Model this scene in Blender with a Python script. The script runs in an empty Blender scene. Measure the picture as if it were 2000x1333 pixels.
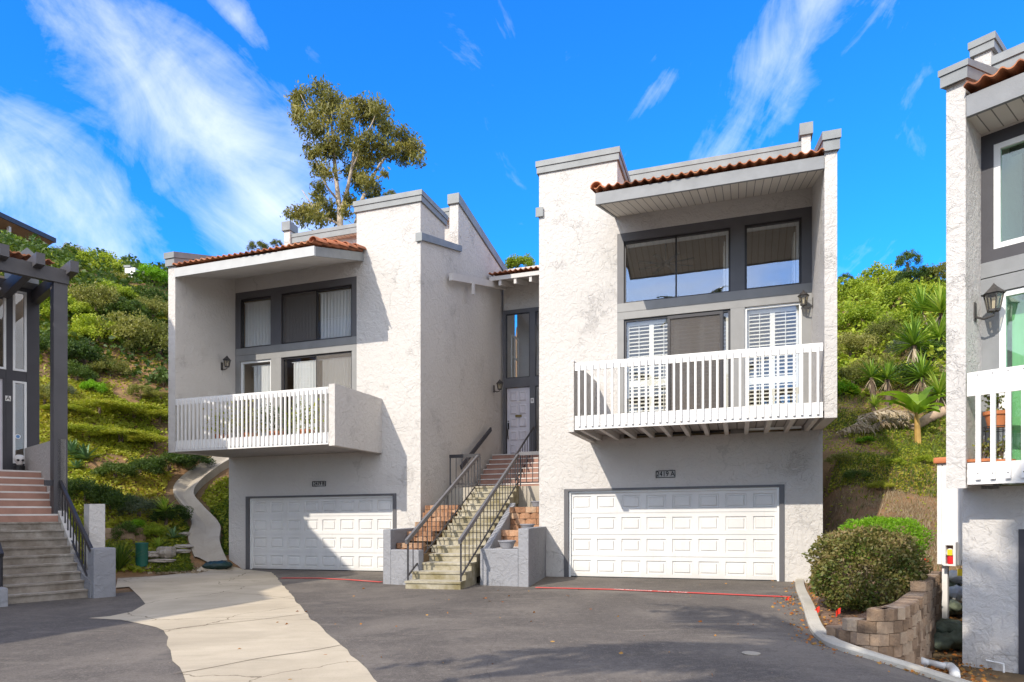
import bpy, bmesh, math, random
import numpy as np
from mathutils import Vector, Matrix
random.seed(7)
scn = bpy.context.scene
COL = scn.collection
R = math.radians

# ------------------------------------------------------------------ camera and frames
F, YH, CZ, KS = 1310.0, 1003.0, 1.57, 0.0098
cam_d = bpy.data.cameras.new('camera'); cam = bpy.data.objects.new('camera', cam_d); COL.objects.link(cam)
cam_d.sensor_width = 36.0; cam_d.lens = 36.0 * F / 2000.0
cam_d.shift_y = (YH - 666.5) / 2000.0
cam_d.clip_start = 0.05; cam_d.clip_end = 3000
cam.location = (0, 0, CZ); cam.rotation_euler = (R(90), 0, 0)
scn.camera = cam

class Frame:
    def __init__(self, o, u):
        n = math.hypot(*u); self.o = o; self.u = (u[0]/n, u[1]/n); self.v = (-self.u[1], self.u[0])
    def xy(self, s, d):
        return (self.o[0]+s*self.u[0]+d*self.v[0], self.o[1]+s*self.u[1]+d*self.v[1])
    def P(self, s, d, z):
        x, y = self.xy(s, d); return (x, y, z + gz(x, y))
    def inv(self, x, y):
        a, b = x-self.o[0], y-self.o[1]
        return a*self.u[0]+b*self.u[1], a*self.v[0]+b*self.v[1]
TH = math.atan(1310/3880)
FA = Frame((3.857, 15.94), (math.cos(TH), -math.sin(TH)))
FB = Frame((-5.45, 19.42), (math.cos(TH), -math.sin(TH)))
FD = Frame((6.40, 9.53), (.653, -.757))
FL = Frame((-8.4, 13.3), (.67, .742))
def gz(x, y):          # the whole site leans half a degree along the street
    return max(-.3, min(.3, KS*((x-3.857)*FA.u[0]+(y-15.94)*FA.u[1])))
FW = Frame((0, 0), (1, 0))
def back(fr, px, py, d):
    """where the line of sight through a picture point meets the plane d = const of a frame -> (s, z)"""
    r = (px-1000)/F; bx, by = fr.xy(0, d)
    s = (r*by-bx)/(fr.u[0]-r*fr.u[1]); x, y = fr.xy(s, d)
    return s, CZ+(YH-py)/F*y-gz(x, y)
def backd(fr, px, py, s):
    r = (px-1000)/F; bx, by = fr.xy(s, 0)
    d = (r*by-bx)/(fr.v[0]-r*fr.v[1]); x, y = fr.xy(s, d)
    return d, CZ+(YH-py)/F*y-gz(x, y)

# ------------------------------------------------------------------ terrain height
def S(t):
    t = max(0., min(1., t)); return t*t*(3-2*t)
def G(x, y):
    z = gz(x, y)
    z -= .62*S((x-3.2)/3)*max(S((11.0-y)/2.5), S((11.8-y+(x-5)*.1)/1.8)*S((x-(4.1+(y-8.65)*.385))/1.2))*(1 if y > -6 else max(0, 1+(y+6)/6))
    yy = y if y < 44 else 44 + (y-44)*.1
    sA, dA = FA.inv(x, y)
    inside = (-13.0 < sA < 2.85) and (-4 < dA < 8.3)
    if not inside:
        y0 = 19.8 + (14.3-19.8)*S((x-2)/5)
        hf = .74-.16*S((x-2)/5)
        h = hf*((yy-y0)*.8)
        if x < 0: h += hf*.55*max(-30, (-8.9-max(x, -40)))*1.0 if yy > 8 else 0
        if x > 6: h += hf*.3*min(20, x-6)
        if x > 2: h *= S((x-(4.6+(yy-8.8)*.36))/1.3+.15) if yy < 20 else 1
        if y < 9: h = min(h, 0)
        h = max(0, h)
        if h > 12: h = 12+9*(1-math.exp(-(h-12)/9))
        # the left bed starts behind the stair of the left house
        z += h*S((y-12.5)/3.0)
        if h > .5: z += .16*math.sin(x*1.3+y*.4)*math.sin(y*.9-x*.3)*min(1, h/3)
    return z
def hit(px, py, zo=0.0, tmax=70):
    """first terrain point along the line of sight through a picture point"""
    dx, dz = (px-1000)/F, (YH-py)/F
    t = 5.0
    while t < tmax:
        if CZ+dz*t <= G(dx*t, t)+zo: break
        t += .1
    return dx*t, t, G(dx*t, t)

# ------------------------------------------------------------------ mesh helper
class MB:
    def __init__(self, fr=FW, sg=1):
        self.v = []; self.f = []; self.fr = fr; self.sg = sg; self.sm = False
    def p(self, s, d, z): return self.fr.P(self.sg*s, d, z) if self.fr is not FW else (s, d, z)
    def add(self, pts, faces):
        o = len(self.v); self.v += [tuple(q) for q in pts]; self.f += [[o+i for i in f] for f in faces]
        return self
    def hexa(self, b, t):
        self.add(b+t, [(3,2,1,0),(4,5,6,7),(0,1,5,4),(1,2,6,5),(2,3,7,6),(3,0,4,7)]); return self
    def box(self, s0, s1, d0, d1, z0, z1):
        b = [self.p(s, d, z0) for s, d in ((s0,d0),(s1,d0),(s1,d1),(s0,d1))]
        t = [self.p(s, d, z1) for s, d in ((s0,d0),(s1,d0),(s1,d1),(s0,d1))]
        return self.hexa(b, t)
    def prism(self, poly, s0, s1):          # polygon in (d, z) pushed along s
        n = len(poly)
        pts = [self.p(s0, d, z) for d, z in poly]+[self.p(s1, d, z) for d, z in poly]
        self.add(pts, [list(range(n))[::-1], list(range(n, 2*n))]+[(i, (i+1) % n, n+(i+1) % n, n+i) for i in range(n)])
        return self
    def prismz(self, poly, z0, z1):         # polygon in (s, d) pushed up; z may be per-vertex lists
        n = len(poly)
        za = z0 if isinstance(z0, (list, tuple)) else [z0]*n
        zb = z1 if isinstance(z1, (list, tuple)) else [z1]*n
        pts = [self.p(s, d, z) for (s, d), z in zip(poly, za)]+[self.p(s, d, z) for (s, d), z in zip(poly, zb)]
        self.add(pts, [list(range(n))[::-1], list(range(n, 2*n))]+[(i, (i+1) % n, n+(i+1) % n, n+i) for i in range(n)])
        return self
    def prismd(self, poly, d0, d1):         # polygon in (s, z) pushed along d
        n = len(poly)
        pts = [self.p(s, d0, z) for s, z in poly]+[self.p(s, d1, z) for s, z in poly]
        self.add(pts, [list(range(n))[::-1], list(range(n, 2*n))]+[(i, (i+1) % n, n+(i+1) % n, n+i) for i in range(n)])
        return self
    def bar(self, a, b, w, h, up=(0, 0, 1)):   # a rectangular bar between two world points
        a, b = Vector(a), Vector(b); t = (b-a).normalized(); s = t.cross(Vector(up))
        if s.length < 1e-4: s = t.cross(Vector((1, 0, 0)))
        s.normalize(); n = s.cross(t).normalized()
        s = s*w/2; n = n*h/2
        q = [a-s-n, a+s-n, a+s+n, a-s+n]; r = [b-s-n, b+s-n, b+s+n, b-s+n]
        return self.hexa(q, r)
    def tube(self, pts, rad, n=8, cap=True):
        pts = [Vector(q) for q in pts]; k = len(pts)
        rr = rad if isinstance(rad, (list, tuple)) else [rad]*k
        o = len(self.v); ref = Vector((.31, .17, .93))
        for i, q in enumerate(pts):
            t = (pts[min(i+1, k-1)]-pts[max(i-1, 0)]).normalized()
            a = t.cross(ref)
            if a.length < .05: a = t.cross(Vector((1, 0, 0)))
            a.normalize(); b = t.cross(a)
            for j in range(n):
                w = 2*math.pi*j/n; self.v.append(tuple(q+(a*math.cos(w)+b*math.sin(w))*rr[i]))
        for i in range(k-1):
            for j in range(n):
                self.f.append([o+i*n+j, o+i*n+(j+1) % n, o+(i+1)*n+(j+1) % n, o+(i+1)*n+j])
        if cap:
            self.f.append([o+j for j in range(n)][::-1]); self.f.append([o+(k-1)*n+j for j in range(n)])
        return self
    def lathe(self, c, prof, n=20):          # profile of (radius, z) about a vertical axis at c
        o = len(self.v); k = len(prof)
        for r, z in prof:
            for j in range(n):
                w = 2*math.pi*j/n; self.v.append((c[0]+r*math.cos(w), c[1]+r*math.sin(w), c[2]+z))
        for i in range(k-1):
            for j in range(n):
                self.f.append([o+i*n+j, o+i*n+(j+1) % n, o+(i+1)*n+(j+1) % n, o+(i+1)*n+j])
        self.f.append([o+j for j in range(n)][::-1]); self.f.append([o+(k-1)*n+j for j in range(n)])
        return self
    def build(self, name, mat, parent=None, smooth=False, fix=True, bevel=0, **kw):
        loc = Vector(parent.matrix_basis.translation) if parent is not None else Vector((0, 0, 0))
        if parent is not None and parent.parent is not None: loc = Vector(parent['_w'])
        base = loc.copy()
        if parent is None and kw.get('loc') is not None: base = Vector(kw['loc'])
        me = bpy.data.meshes.new(name)
        me.from_pydata([tuple(Vector(q)-base) for q in self.v], [], self.f); me.update()
        if fix or bevel:
            bm = bmesh.new(); bm.from_mesh(me)
            if fix: bmesh.ops.recalc_face_normals(bm, faces=bm.faces[:])
            if bevel:
                bmesh.ops.bevel(bm, geom=[e for e in bm.edges if len(e.link_faces) == 2 and e.calc_face_angle(0) > .6], offset=bevel, segments=2, profile=.6, affect='EDGES', clamp_overlap=True)
            bm.to_mesh(me); bm.free()
        if smooth: me.polygons.foreach_set('use_smooth', [True]*len(me.polygons))
        me.materials.append(mat)
        o = bpy.data.objects.new(name, me); COL.objects.link(o)
        if parent is not None:
            o.parent = parent; o['_w'] = list(loc)
        else: o.location = base
        tag(o, **{k: v for k, v in kw.items() if k != 'loc'})
        return o
def tag(o, label=None, cat=None, group=None, kind=None):
    if label: o['label'] = label
    if cat: o['category'] = cat
    if group: o['group'] = group
    if kind: o['kind'] = kind
    return o
def thing(name, label, cat, loc=(0, 0, 0), group=None, rz=0):
    o = bpy.data.objects.new(name, None); COL.objects.link(o); o.location = loc; o.rotation_euler = (0, 0, rz)
    o.empty_display_size = .2
    return tag(o, label, cat, group)
def dup(o, parent=None):
    c = o.copy(); COL.objects.link(c)
    if parent is not None: c.parent = parent
    for ch in list(o.children): dup(ch, c)
    return c
def place(o, loc, rz=0, sc=1, label=None, rx=0, ry=0):
    o.location = loc; o.rotation_euler = (rx, ry, rz); o.scale = (sc, sc, sc) if not isinstance(sc, (tuple, list)) else sc
    if label: o['label'] = label
    return o

# ------------------------------------------------------------------ materials
def newmat(name):
    m = bpy.data.materials.new(name); m.use_nodes = True
    nt = m.node_tree; b = nt.nodes['Principled BSDF']
    return m, nt, b
def N(nt, t, **kw):
    n = nt.nodes.new(t)
    for k, v in kw.items():
        if k in ('inp',):
            for i, val in v.items(): n.inputs[i].default_value = val
        else: setattr(n, k, v)
    return n
def ramp(nt, fac, stops, interp='LINEAR'):
    r = N(nt, 'ShaderNodeValToRGB'); r.color_ramp.interpolation = interp
    e = r.color_ramp.elements
    while len(e) < len(stops): e.new(.5)
    for i, (p, c) in enumerate(stops):
        e[i].position = p; e[i].color = (*c, 1) if len(c) == 3 else c
    nt.links.new(fac, r.inputs[0]); return r.outputs[0]
def mixc(nt, fac, a, b, mode='MIX'):
    n = N(nt, 'ShaderNodeMix', data_type='RGBA', blend_type=mode)
    for sock, val in ((n.inputs[0], fac), (n.inputs[6], a), (n.inputs[7], b)):
        if hasattr(val, 'is_output'): nt.links.new(val, sock)
        elif isinstance(val, (int, float)): sock.default_value = val
        else: sock.default_value = (*val, 1) if len(val) == 3 else val
    return n.outputs[2]
def mth(nt, op, a, b=None, c=None, clamp=False):
    n = N(nt, 'ShaderNodeMath', operation=op); n.use_clamp = clamp
    for i, val in enumerate((a, b, c)):
        if val is None: continue
        if hasattr(val, 'is_output'): nt.links.new(val, n.inputs[i])
        else: n.inputs[i].default_value = val
    return n.outputs[0]
def noise(nt, vec, scale, detail=4, rough=.55, dist=0.0):
    n = N(nt, 'ShaderNodeTexNoise'); n.inputs['Scale'].default_value = scale; n.inputs['Detail'].default_value = detail
    n.inputs['Roughness'].default_value = rough; n.inputs['Distortion'].default_value = dist
    if vec is not None: nt.links.new(vec, n.inputs['Vector'])
    return n.outputs['Fac']
def objco(nt, scale=None):
    t = N(nt, 'ShaderNodeTexCoord').outputs['Object']
    if scale:
        m = N(nt, 'ShaderNodeMapping'); m.inputs['Scale'].default_value = scale; nt.links.new(t, m.inputs['Vector']); t = m.outputs[0]
    return t
def bump(nt, b, h, strength=.3, dist=.02):
    n = N(nt, 'ShaderNodeBump'); n.inputs['Strength'].default_value = strength; n.inputs['Distance'].default_value = dist
    nt.links.new(h, n.inputs['Height']); nt.links.new(n.outputs[0], b.inputs['Normal'])
def paint(name, col, rough=.55, var=.12, scale=3., bs=0, bscale=40, metal=0, spec=.4, vscale=None):
    m, nt, b = newmat(name); co = objco(nt, vscale)
    f = noise(nt, co, scale, 5)
    lo = tuple(c*(1-var) for c in col); hi = tuple(min(1, c*(1+var)) for c in col)
    nt.links.new(ramp(nt, f, [(.3, lo), (.7, hi)]), b.inputs['Base Color'])
    b.inputs['Roughness'].default_value = rough; b.inputs['Metallic'].default_value = metal
    b.inputs['Specular IOR Level'].default_value = spec
    if bs: bump(nt, b, noise(nt, co, bscale, 4), bs, .01)
    return m
def crack(nt, co, scale, width, warp=.35):
    """thin wandering cracks (edges of large distorted cells)"""
    nz = N(nt, 'ShaderNodeTexNoise'); nz.inputs['Scale'].default_value = 1.6; nz.inputs['Detail'].default_value = 5; nt.links.new(co, nz.inputs['Vector'])
    sc = N(nt, 'ShaderNodeVectorMath', operation='SCALE'); sc.inputs['Scale'].default_value = warp; nt.links.new(nz.outputs['Color'], sc.inputs[0])
    ad = N(nt, 'ShaderNodeVectorMath', operation='ADD'); nt.links.new(co, ad.inputs[0]); nt.links.new(sc.outputs[0], ad.inputs[1])
    v = N(nt, 'ShaderNodeTexVoronoi', feature='DISTANCE_TO_EDGE'); v.inputs['Scale'].default_value = scale; nt.links.new(ad.outputs[0], v.inputs['Vector'])
    return mth(nt, 'LESS_THAN', v.outputs['Distance'], width)
def stucco(name, col, dark=.93, bs=.8):
    m, nt, b = newmat(name); co = objco(nt)
    w = N(nt, 'ShaderNodeVectorMath', operation='ADD'); nz = N(nt, 'ShaderNodeTexNoise'); nz.inputs['Scale'].default_value = 2.2; nz.inputs['Detail'].default_value = 3
    nt.links.new(co, nz.inputs['Vector']); sc = N(nt, 'ShaderNodeVectorMath', operation='SCALE'); sc.inputs['Scale'].default_value = .35
    nt.links.new(nz.outputs['Color'], sc.inputs[0]); nt.links.new(co, w.inputs[0]); nt.links.new(sc.outputs[0], w.inputs[1])
    big = noise(nt, co, .4, 3, .5); mid = noise(nt, w.outputs[0], 9.0, 6, .6, .5); fine = noise(nt, co, 45, 3)
    # trowelled skip marks: thin ridges
    skip = mth(nt, 'ABSOLUTE', mth(nt, 'SUBTRACT', mid, .5))
    ridge = mth(nt, 'SUBTRACT', 1.0, mth(nt, 'MULTIPLY', skip, 16.0, clamp=True), clamp=True)
    mask = mth(nt, 'MULTIPLY', mth(nt, 'SUBTRACT', noise(nt, co, 1.3, 3), .52), 6.0, clamp=True)
    ridge = mth(nt, 'MULTIPLY', ridge, mask)
    base = ramp(nt, big, [(.3, tuple(c*dark for c in col)), (.68, col)])
    base = mixc(nt, mth(nt, 'MULTIPLY', ridge, .06), base, tuple(c*.5 for c in col))
    spk = mth(nt, 'MULTIPLY', mth(nt, 'SUBTRACT', noise(nt, co, 22, 5, .75), .57), 5.0, clamp=True)
    base = mixc(nt, mth(nt, 'MULTIPLY', spk, .07), base, tuple(c*.6 for c in col))
    # faint rain streaks and grime at the foot
    st = noise(nt, objco(nt, (3.0, 3.0, .22)), 2.0, 4)
    base = mixc(nt, mth(nt, 'MULTIPLY', mth(nt, 'SUBTRACT', st, .57), .45, clamp=True), base, tuple(c*.72 for c in col))
    ck = mth(nt, 'MULTIPLY', crack(nt, co, .42, .0045, .6), mth(nt, 'MULTIPLY', mth(nt, 'SUBTRACT', noise(nt, co, .8, 2), .5), 8, clamp=True))
    base = mixc(nt, mth(nt, 'MULTIPLY', ck, .28), base, tuple(c*.4 for c in col))
    nt.links.new(base, b.inputs['Base Color'])
    b.inputs['Roughness'].default_value = .92; b.inputs['Specular IOR Level'].default_value = .15
    h = mth(nt, 'ADD', mth(nt, 'MULTIPLY', mid, 1.0), mth(nt, 'MULTIPLY', fine, .16)); h = mth(nt, 'ADD', h, mth(nt, 'MULTIPLY', ridge, .3))
    bump(nt, b, h, bs, .05)
    return m
M = {}
M['stucco'] = stucco('stucco_warm_white', (.57, .54, .505))
M['stucco_grey'] = stucco('stucco_grey', (.30, .30, .315), .8)
M['cap'] = paint('cap_grey_paint', (.215, .225, .225), .55, .15, 2.5)
M['fascia_b'] = paint('fascia_pale_grey', (.44, .44, .43), .55, .06)
M['fascia'] = paint('fascia_grey', (.21, .215, .22), .55, .1, 4, .2, 60)
M['trim'] = paint('trim_charcoal', (.10, .096, .10), .5, .08, spec=.5)
M['trim_deep'] = paint('trim_deep_charcoal', (.07, .066, .07), .5, .1, spec=.4)
M['trim_light'] = paint('trim_grey', (.23, .225, .215), .5, .08, spec=.5)
M['dark'] = paint('trim_dark', (.045, .043, .05), .5, .1)
M['frame_bronze'] = paint('frame_bronze', (.03, .026, .026), .4, .1)
M['white'] = paint('white_paint', (.72, .70, .67), .5, .05, 5, .1, 50)
M['vinyl'] = paint('white_vinyl', (.74, .74, .72), .4, .03)
M['soffit'] = paint('soffit_plaster', (.55, .52, .49), .8, .05)
M['tan'] = paint('interior_tan', (.34, .25, .16), .8, .08)
M['wood_in'] = paint('interior_wood_ceiling', (.26, .16, .08), .7, .15)
M['metal_dark'] = paint('railing_metal', (.035, .032, .034), .45, .15)
M['rail_grey'] = paint('handrail_grey', (.13, .125, .13), .5, .15)
M['black'] = paint('black_paint', (.015, .015, .016), .5, .1)
M['shutter'] = paint('shutter_cream', (.70, .66, .575), .5, .04)
M['step_red'] = paint('step_terracotta_paint', (.34, .19, .14), .75, .14, 4, .2, 30)
M['nosing'] = paint('step_nosing', (.62, .58, .54), .7, .1)
M['door'] = paint('door_lilac_grey', (.60, .57, .60), .45, .05)
M['brass'] = paint('brass', (.28, .2, .08), .35, .1, metal=1)
M['block'] = None
def planked(name, col, period, axis_frame=None, gap=.05):
    """boards with narrow dark gaps, counted along the street direction"""
    m, nt, b = newmat(name); co = objco(nt)
    d = N(nt, 'ShaderNodeVectorMath', operation='DOT_PRODUCT'); nt.links.new(co, d.inputs[0]); d.inputs[1].default_value = (FA.u[0], FA.u[1], 0)
    q = mth(nt, 'DIVIDE', d.outputs['Value'], period)
    fr = mth(nt, 'FRACT', q); line = mth(nt, 'LESS_THAN', fr, gap)
    wn = N(nt, 'ShaderNodeTexWhiteNoise', noise_dimensions='1D'); nt.links.new(mth(nt, 'FLOOR', q), wn.inputs['W'])
    c = mixc(nt, mth(nt, 'MULTIPLY', wn.outputs['Value'], .22), col, tuple(k*.6 for k in col))
    c = mixc(nt, line, c, tuple(k*.3 for k in col))
    nt.links.new(c, b.inputs['Base Color']); b.inputs['Roughness'].default_value = .7
    bump(nt, b, mth(nt, 'SUBTRACT', 1.0, line), .5, .01)
    return m
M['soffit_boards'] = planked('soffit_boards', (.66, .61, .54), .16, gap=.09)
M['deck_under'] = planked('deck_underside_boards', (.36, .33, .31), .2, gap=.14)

def terracotta():
    m, nt, b = newmat('roof_terracotta'); co = objco(nt)
    d = N(nt, 'ShaderNodeVectorMath', operation='DOT_PRODUCT'); nt.links.new(co, d.inputs[0]); d.inputs[1].default_value = (FA.u[0], FA.u[1], 0)
    wn = N(nt, 'ShaderNodeTexWhiteNoise', noise_dimensions='1D'); nt.links.new(mth(nt, 'FLOOR', mth(nt, 'DIVIDE', d.outputs['Value'], .29)), wn.inputs['W'])
    f = noise(nt, co, 2.2, 5, .6); f = mth(nt, 'ADD', mth(nt, 'MULTIPLY', f, .75), mth(nt, 'MULTIPLY', wn.outputs['Value'], .25))
    c = ramp(nt, f, [(.28, (.20, .075, .04)), (.46, (.44, .15, .065)), (.64, (.54, .22, .10)), (.85, (.60, .38, .25))])
    nt.links.new(c, b.inputs['Base Color']); b.inputs['Roughness'].default_value = .8
    bump(nt, b, noise(nt, co, 30, 4), .25, .01)
    return m
M['tile'] = terracotta()
M['pot'] = paint('pot_terracotta', (.50, .17, .065), .7, .12, 6, .15, 40)

def glass(name, tint=(1, 1, 1), refl=.12, rough=0.0):
    m, nt, b = newmat(name); nt.nodes.remove(b)
    fr = N(nt, 'ShaderNodeLayerWeight'); fr.inputs['Blend'].default_value = .5
    fac = mth(nt, 'ADD', mth(nt, 'MULTIPLY', mth(nt, 'POWER', fr.outputs['Facing'], 4.0), .85), refl, clamp=True)
    tr = N(nt, 'ShaderNodeBsdfTransparent'); tr.inputs[0].default_value = (*tint, 1)
    gl = N(nt, 'ShaderNodeBsdfGlossy'); gl.inputs['Roughness'].default_value = rough; gl.inputs[0].default_value = (.95, .97, 1, 1)
    co = objco(nt); bp = N(nt, 'ShaderNodeBump'); bp.inputs['Strength'].default_value = .02; bp.inputs['Distance'].default_value = .05
    nt.links.new(noise(nt, co, 1.4, 2), bp.inputs['Height']); nt.links.new(bp.outputs[0], gl.inputs['Normal'])
    mx = N(nt, 'ShaderNodeMixShader'); nt.links.new(fac, mx.inputs[0]); nt.links.new(tr.outputs[0], mx.inputs[1]); nt.links.new(gl.outputs[0], mx.inputs[2])
    nt.links.new(mx.outputs[0], nt.nodes['Material Output'].inputs[0])
    return m
M['glass'] = glass('window_glass', (.95, .96, .96), .06)
M['glass_sky'] = glass('window_glass_reflective', (.94, .95, .95), .16)
M['glass_green'] = glass('window_glass_green', (.78, .95, .86), .09)
def sheer(name, col, alpha, trans=.5):
    m, nt, b = newmat(name); nt.nodes.remove(b)
    df = N(nt, 'ShaderNodeBsdfDiffuse'); df.inputs[0].default_value = (*col, 1)
    tl = N(nt, 'ShaderNodeBsdfTranslucent'); tl.inputs[0].default_value = (*col, 1)
    tr = N(nt, 'ShaderNodeBsdfTransparent')
    m1 = N(nt, 'ShaderNodeMixShader'); m1.inputs[0].default_value = trans; nt.links.new(df.outputs[0], m1.inputs[1]); nt.links.new(tl.outputs[0], m1.inputs[2])
    m2 = N(nt, 'ShaderNodeMixShader'); m2.inputs[0].default_value = alpha; nt.links.new(tr.outputs[0], m2.inputs[1]); nt.links.new(m1.outputs[0], m2.inputs[2])
    nt.links.new(m2.outputs[0], nt.nodes['Material Output'].inputs[0])
    return m
M['curtain'] = sheer('white_curtain', (.86, .85, .83), .97, .3)
M['curtain_green'] = sheer('green_curtain', (.52, .66, .42), .97, .2)
M['screen_light'] = sheer('insect_screen_light', (.30, .27, .24), .28, .2)
M['screen'] = sheer('insect_screen', (.16, .145, .135), .55, .1)

def leafmat(name, cols, rough=.5, trans=.35):
    m, nt, b = newmat(name)
    at = N(nt, 'ShaderNodeAttribute'); at.attribute_name = 'tint'
    oi = N(nt, 'ShaderNodeObjectInfo')
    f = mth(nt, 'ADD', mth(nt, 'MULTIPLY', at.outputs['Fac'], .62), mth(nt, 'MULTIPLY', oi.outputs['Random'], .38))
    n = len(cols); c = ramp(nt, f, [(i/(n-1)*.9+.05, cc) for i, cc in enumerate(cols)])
    nt.links.new(c, b.inputs['Base Color']); b.inputs['Roughness'].default_value = rough; b.inputs['Specular IOR Level'].default_value = .3
    tl = N(nt, 'ShaderNodeBsdfTranslucent'); nt.links.new(mixc(nt, 1.0, c, (1.25, 1.3, .55), 'MULTIPLY'), tl.inputs[0])
    mx = N(nt, 'ShaderNodeMixShader'); mx.inputs[0].default_value = trans
    nt.links.new(b.outputs[0], mx.inputs[1]); nt.links.new(tl.outputs[0], mx.inputs[2]); nt.links.new(mx.outputs[0], nt.nodes['Material Output'].inputs[0])
    return m
M['leaf_bright'] = leafmat('leaf_bright', [(.05, .10, .012), (.17, .25, .02), (.33, .40, .035), (.47, .47, .06)])
M['leaf_olive'] = leafmat('leaf_olive', [(.055, .07, .015), (.15, .165, .035), (.28, .27, .07), (.40, .36, .12)])
M['leaf_dark'] = leafmat('leaf_dark', [(.02, .04, .01), (.045, .085, .015), (.09, .14, .025), (.16, .20, .04)])
M['leaf_gum'] = leafmat('leaf_gum', [(.085, .095, .028), (.19, .18, .045), (.33, .27, .06), (.50, .38, .06)], .45, .3)
M['leaf_lime'] = leafmat('leaf_lime', [(.09, .20, .01), (.16, .33, .015), (.22, .42, .02), (.28, .46, .03)], .5, .4)
M['leaf_hedge'] = leafmat('leaf_hedge', [(.035, .055, .012), (.085, .12, .02), (.22, .18, .06), (.38, .25, .15)], .4, .25)
M['leaf_silver'] = leafmat('leaf_silver', [(.05, .07, .04), (.10, .13, .07), (.2, .22, .14), (.3, .3, .2)])
M['leaf_cover'] = leafmat('leaf_cover', [(.10, .15, .015), (.26, .31, .03), (.38, .40, .045), (.42, .34, .06), (.42, .19, .06)])
M['leaf_yucca'] = leafmat('leaf_yucca', [(.07, .14, .02), (.16, .28, .03), (.28, .40, .05), (.44, .50, .10)], .35, .25)
M['leaf_agave'] = leafmat('leaf_agave', [(.06, .13, .06), (.10, .19, .09), (.16, .27, .13), (.28, .36, .2)], .45, .15)
M['leaf_banana'] = leafmat('leaf_banana', [(.10, .18, .015), (.18, .30, .025), (.26, .38, .04), (.42, .40, .10)], .55, .4)
M['leaf_palm'] = leafmat('leaf_palm', [(.02, .04, .01), (.04, .08, .015), (.07, .12, .02), (.12, .15, .03)], .4, .2)
M['leaf_dry'] = leafmat('leaf_dry', [(.22, .16, .10), (.36, .28, .19), (.48, .40, .29), (.58, .50, .38)], .8, .2)
M['leaf_fall'] = leafmat('leaf_fallen', [(.22, .06, .02), (.38, .14, .03), (.42, .24, .07), (.20, .12, .06)], .8, .1)
M['grass'] = leafmat('grass_blades', [(.03, .07, .01), (.07, .13, .015), (.14, .2, .03), (.3, .28, .1)], .5, .35)
M['bark'] = paint('bark_brown', (.12, .085, .06), .9, .35, 6, .5, 20)
M['bark_gum'] = paint('bark_gum_pale', (.42, .34, .26), .8, .3, 4, .3, 14)
M['stone'] = paint('stone', (.36, .32, .27), .85, .2, 4, .5, 12)
M['pvc'] = paint('pvc_white', (.72, .72, .70), .4, .12, 4)
M['flag'] = paint('flag_red', (.75, .035, .015), .6, .1)
M['yellow'] = paint('yellow_plastic', (.75, .55, .02), .5, .05)
M['red'] = paint('red_paint', (.68, .02, .025), .4, .05)
M['bag_green'] = paint('sandbag_green', (.12, .14, .095), .7, .35, 7, .8, 22)
M['bag_white'] = paint('sandbag_white', (.62, .61, .59), .7, .12, 5, .4, 14)
M['tarp'] = paint('tarp_dark_green', (.015, .04, .035), .45, .3, 5)
M['green_box'] = paint('utility_green', (.012, .10, .07), .5, .12)
M['soil'] = None
PALM1 = (-2.6, -1.2, 6.6)
PALM2 = (-5.2, -7.3, 13.4)
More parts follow.
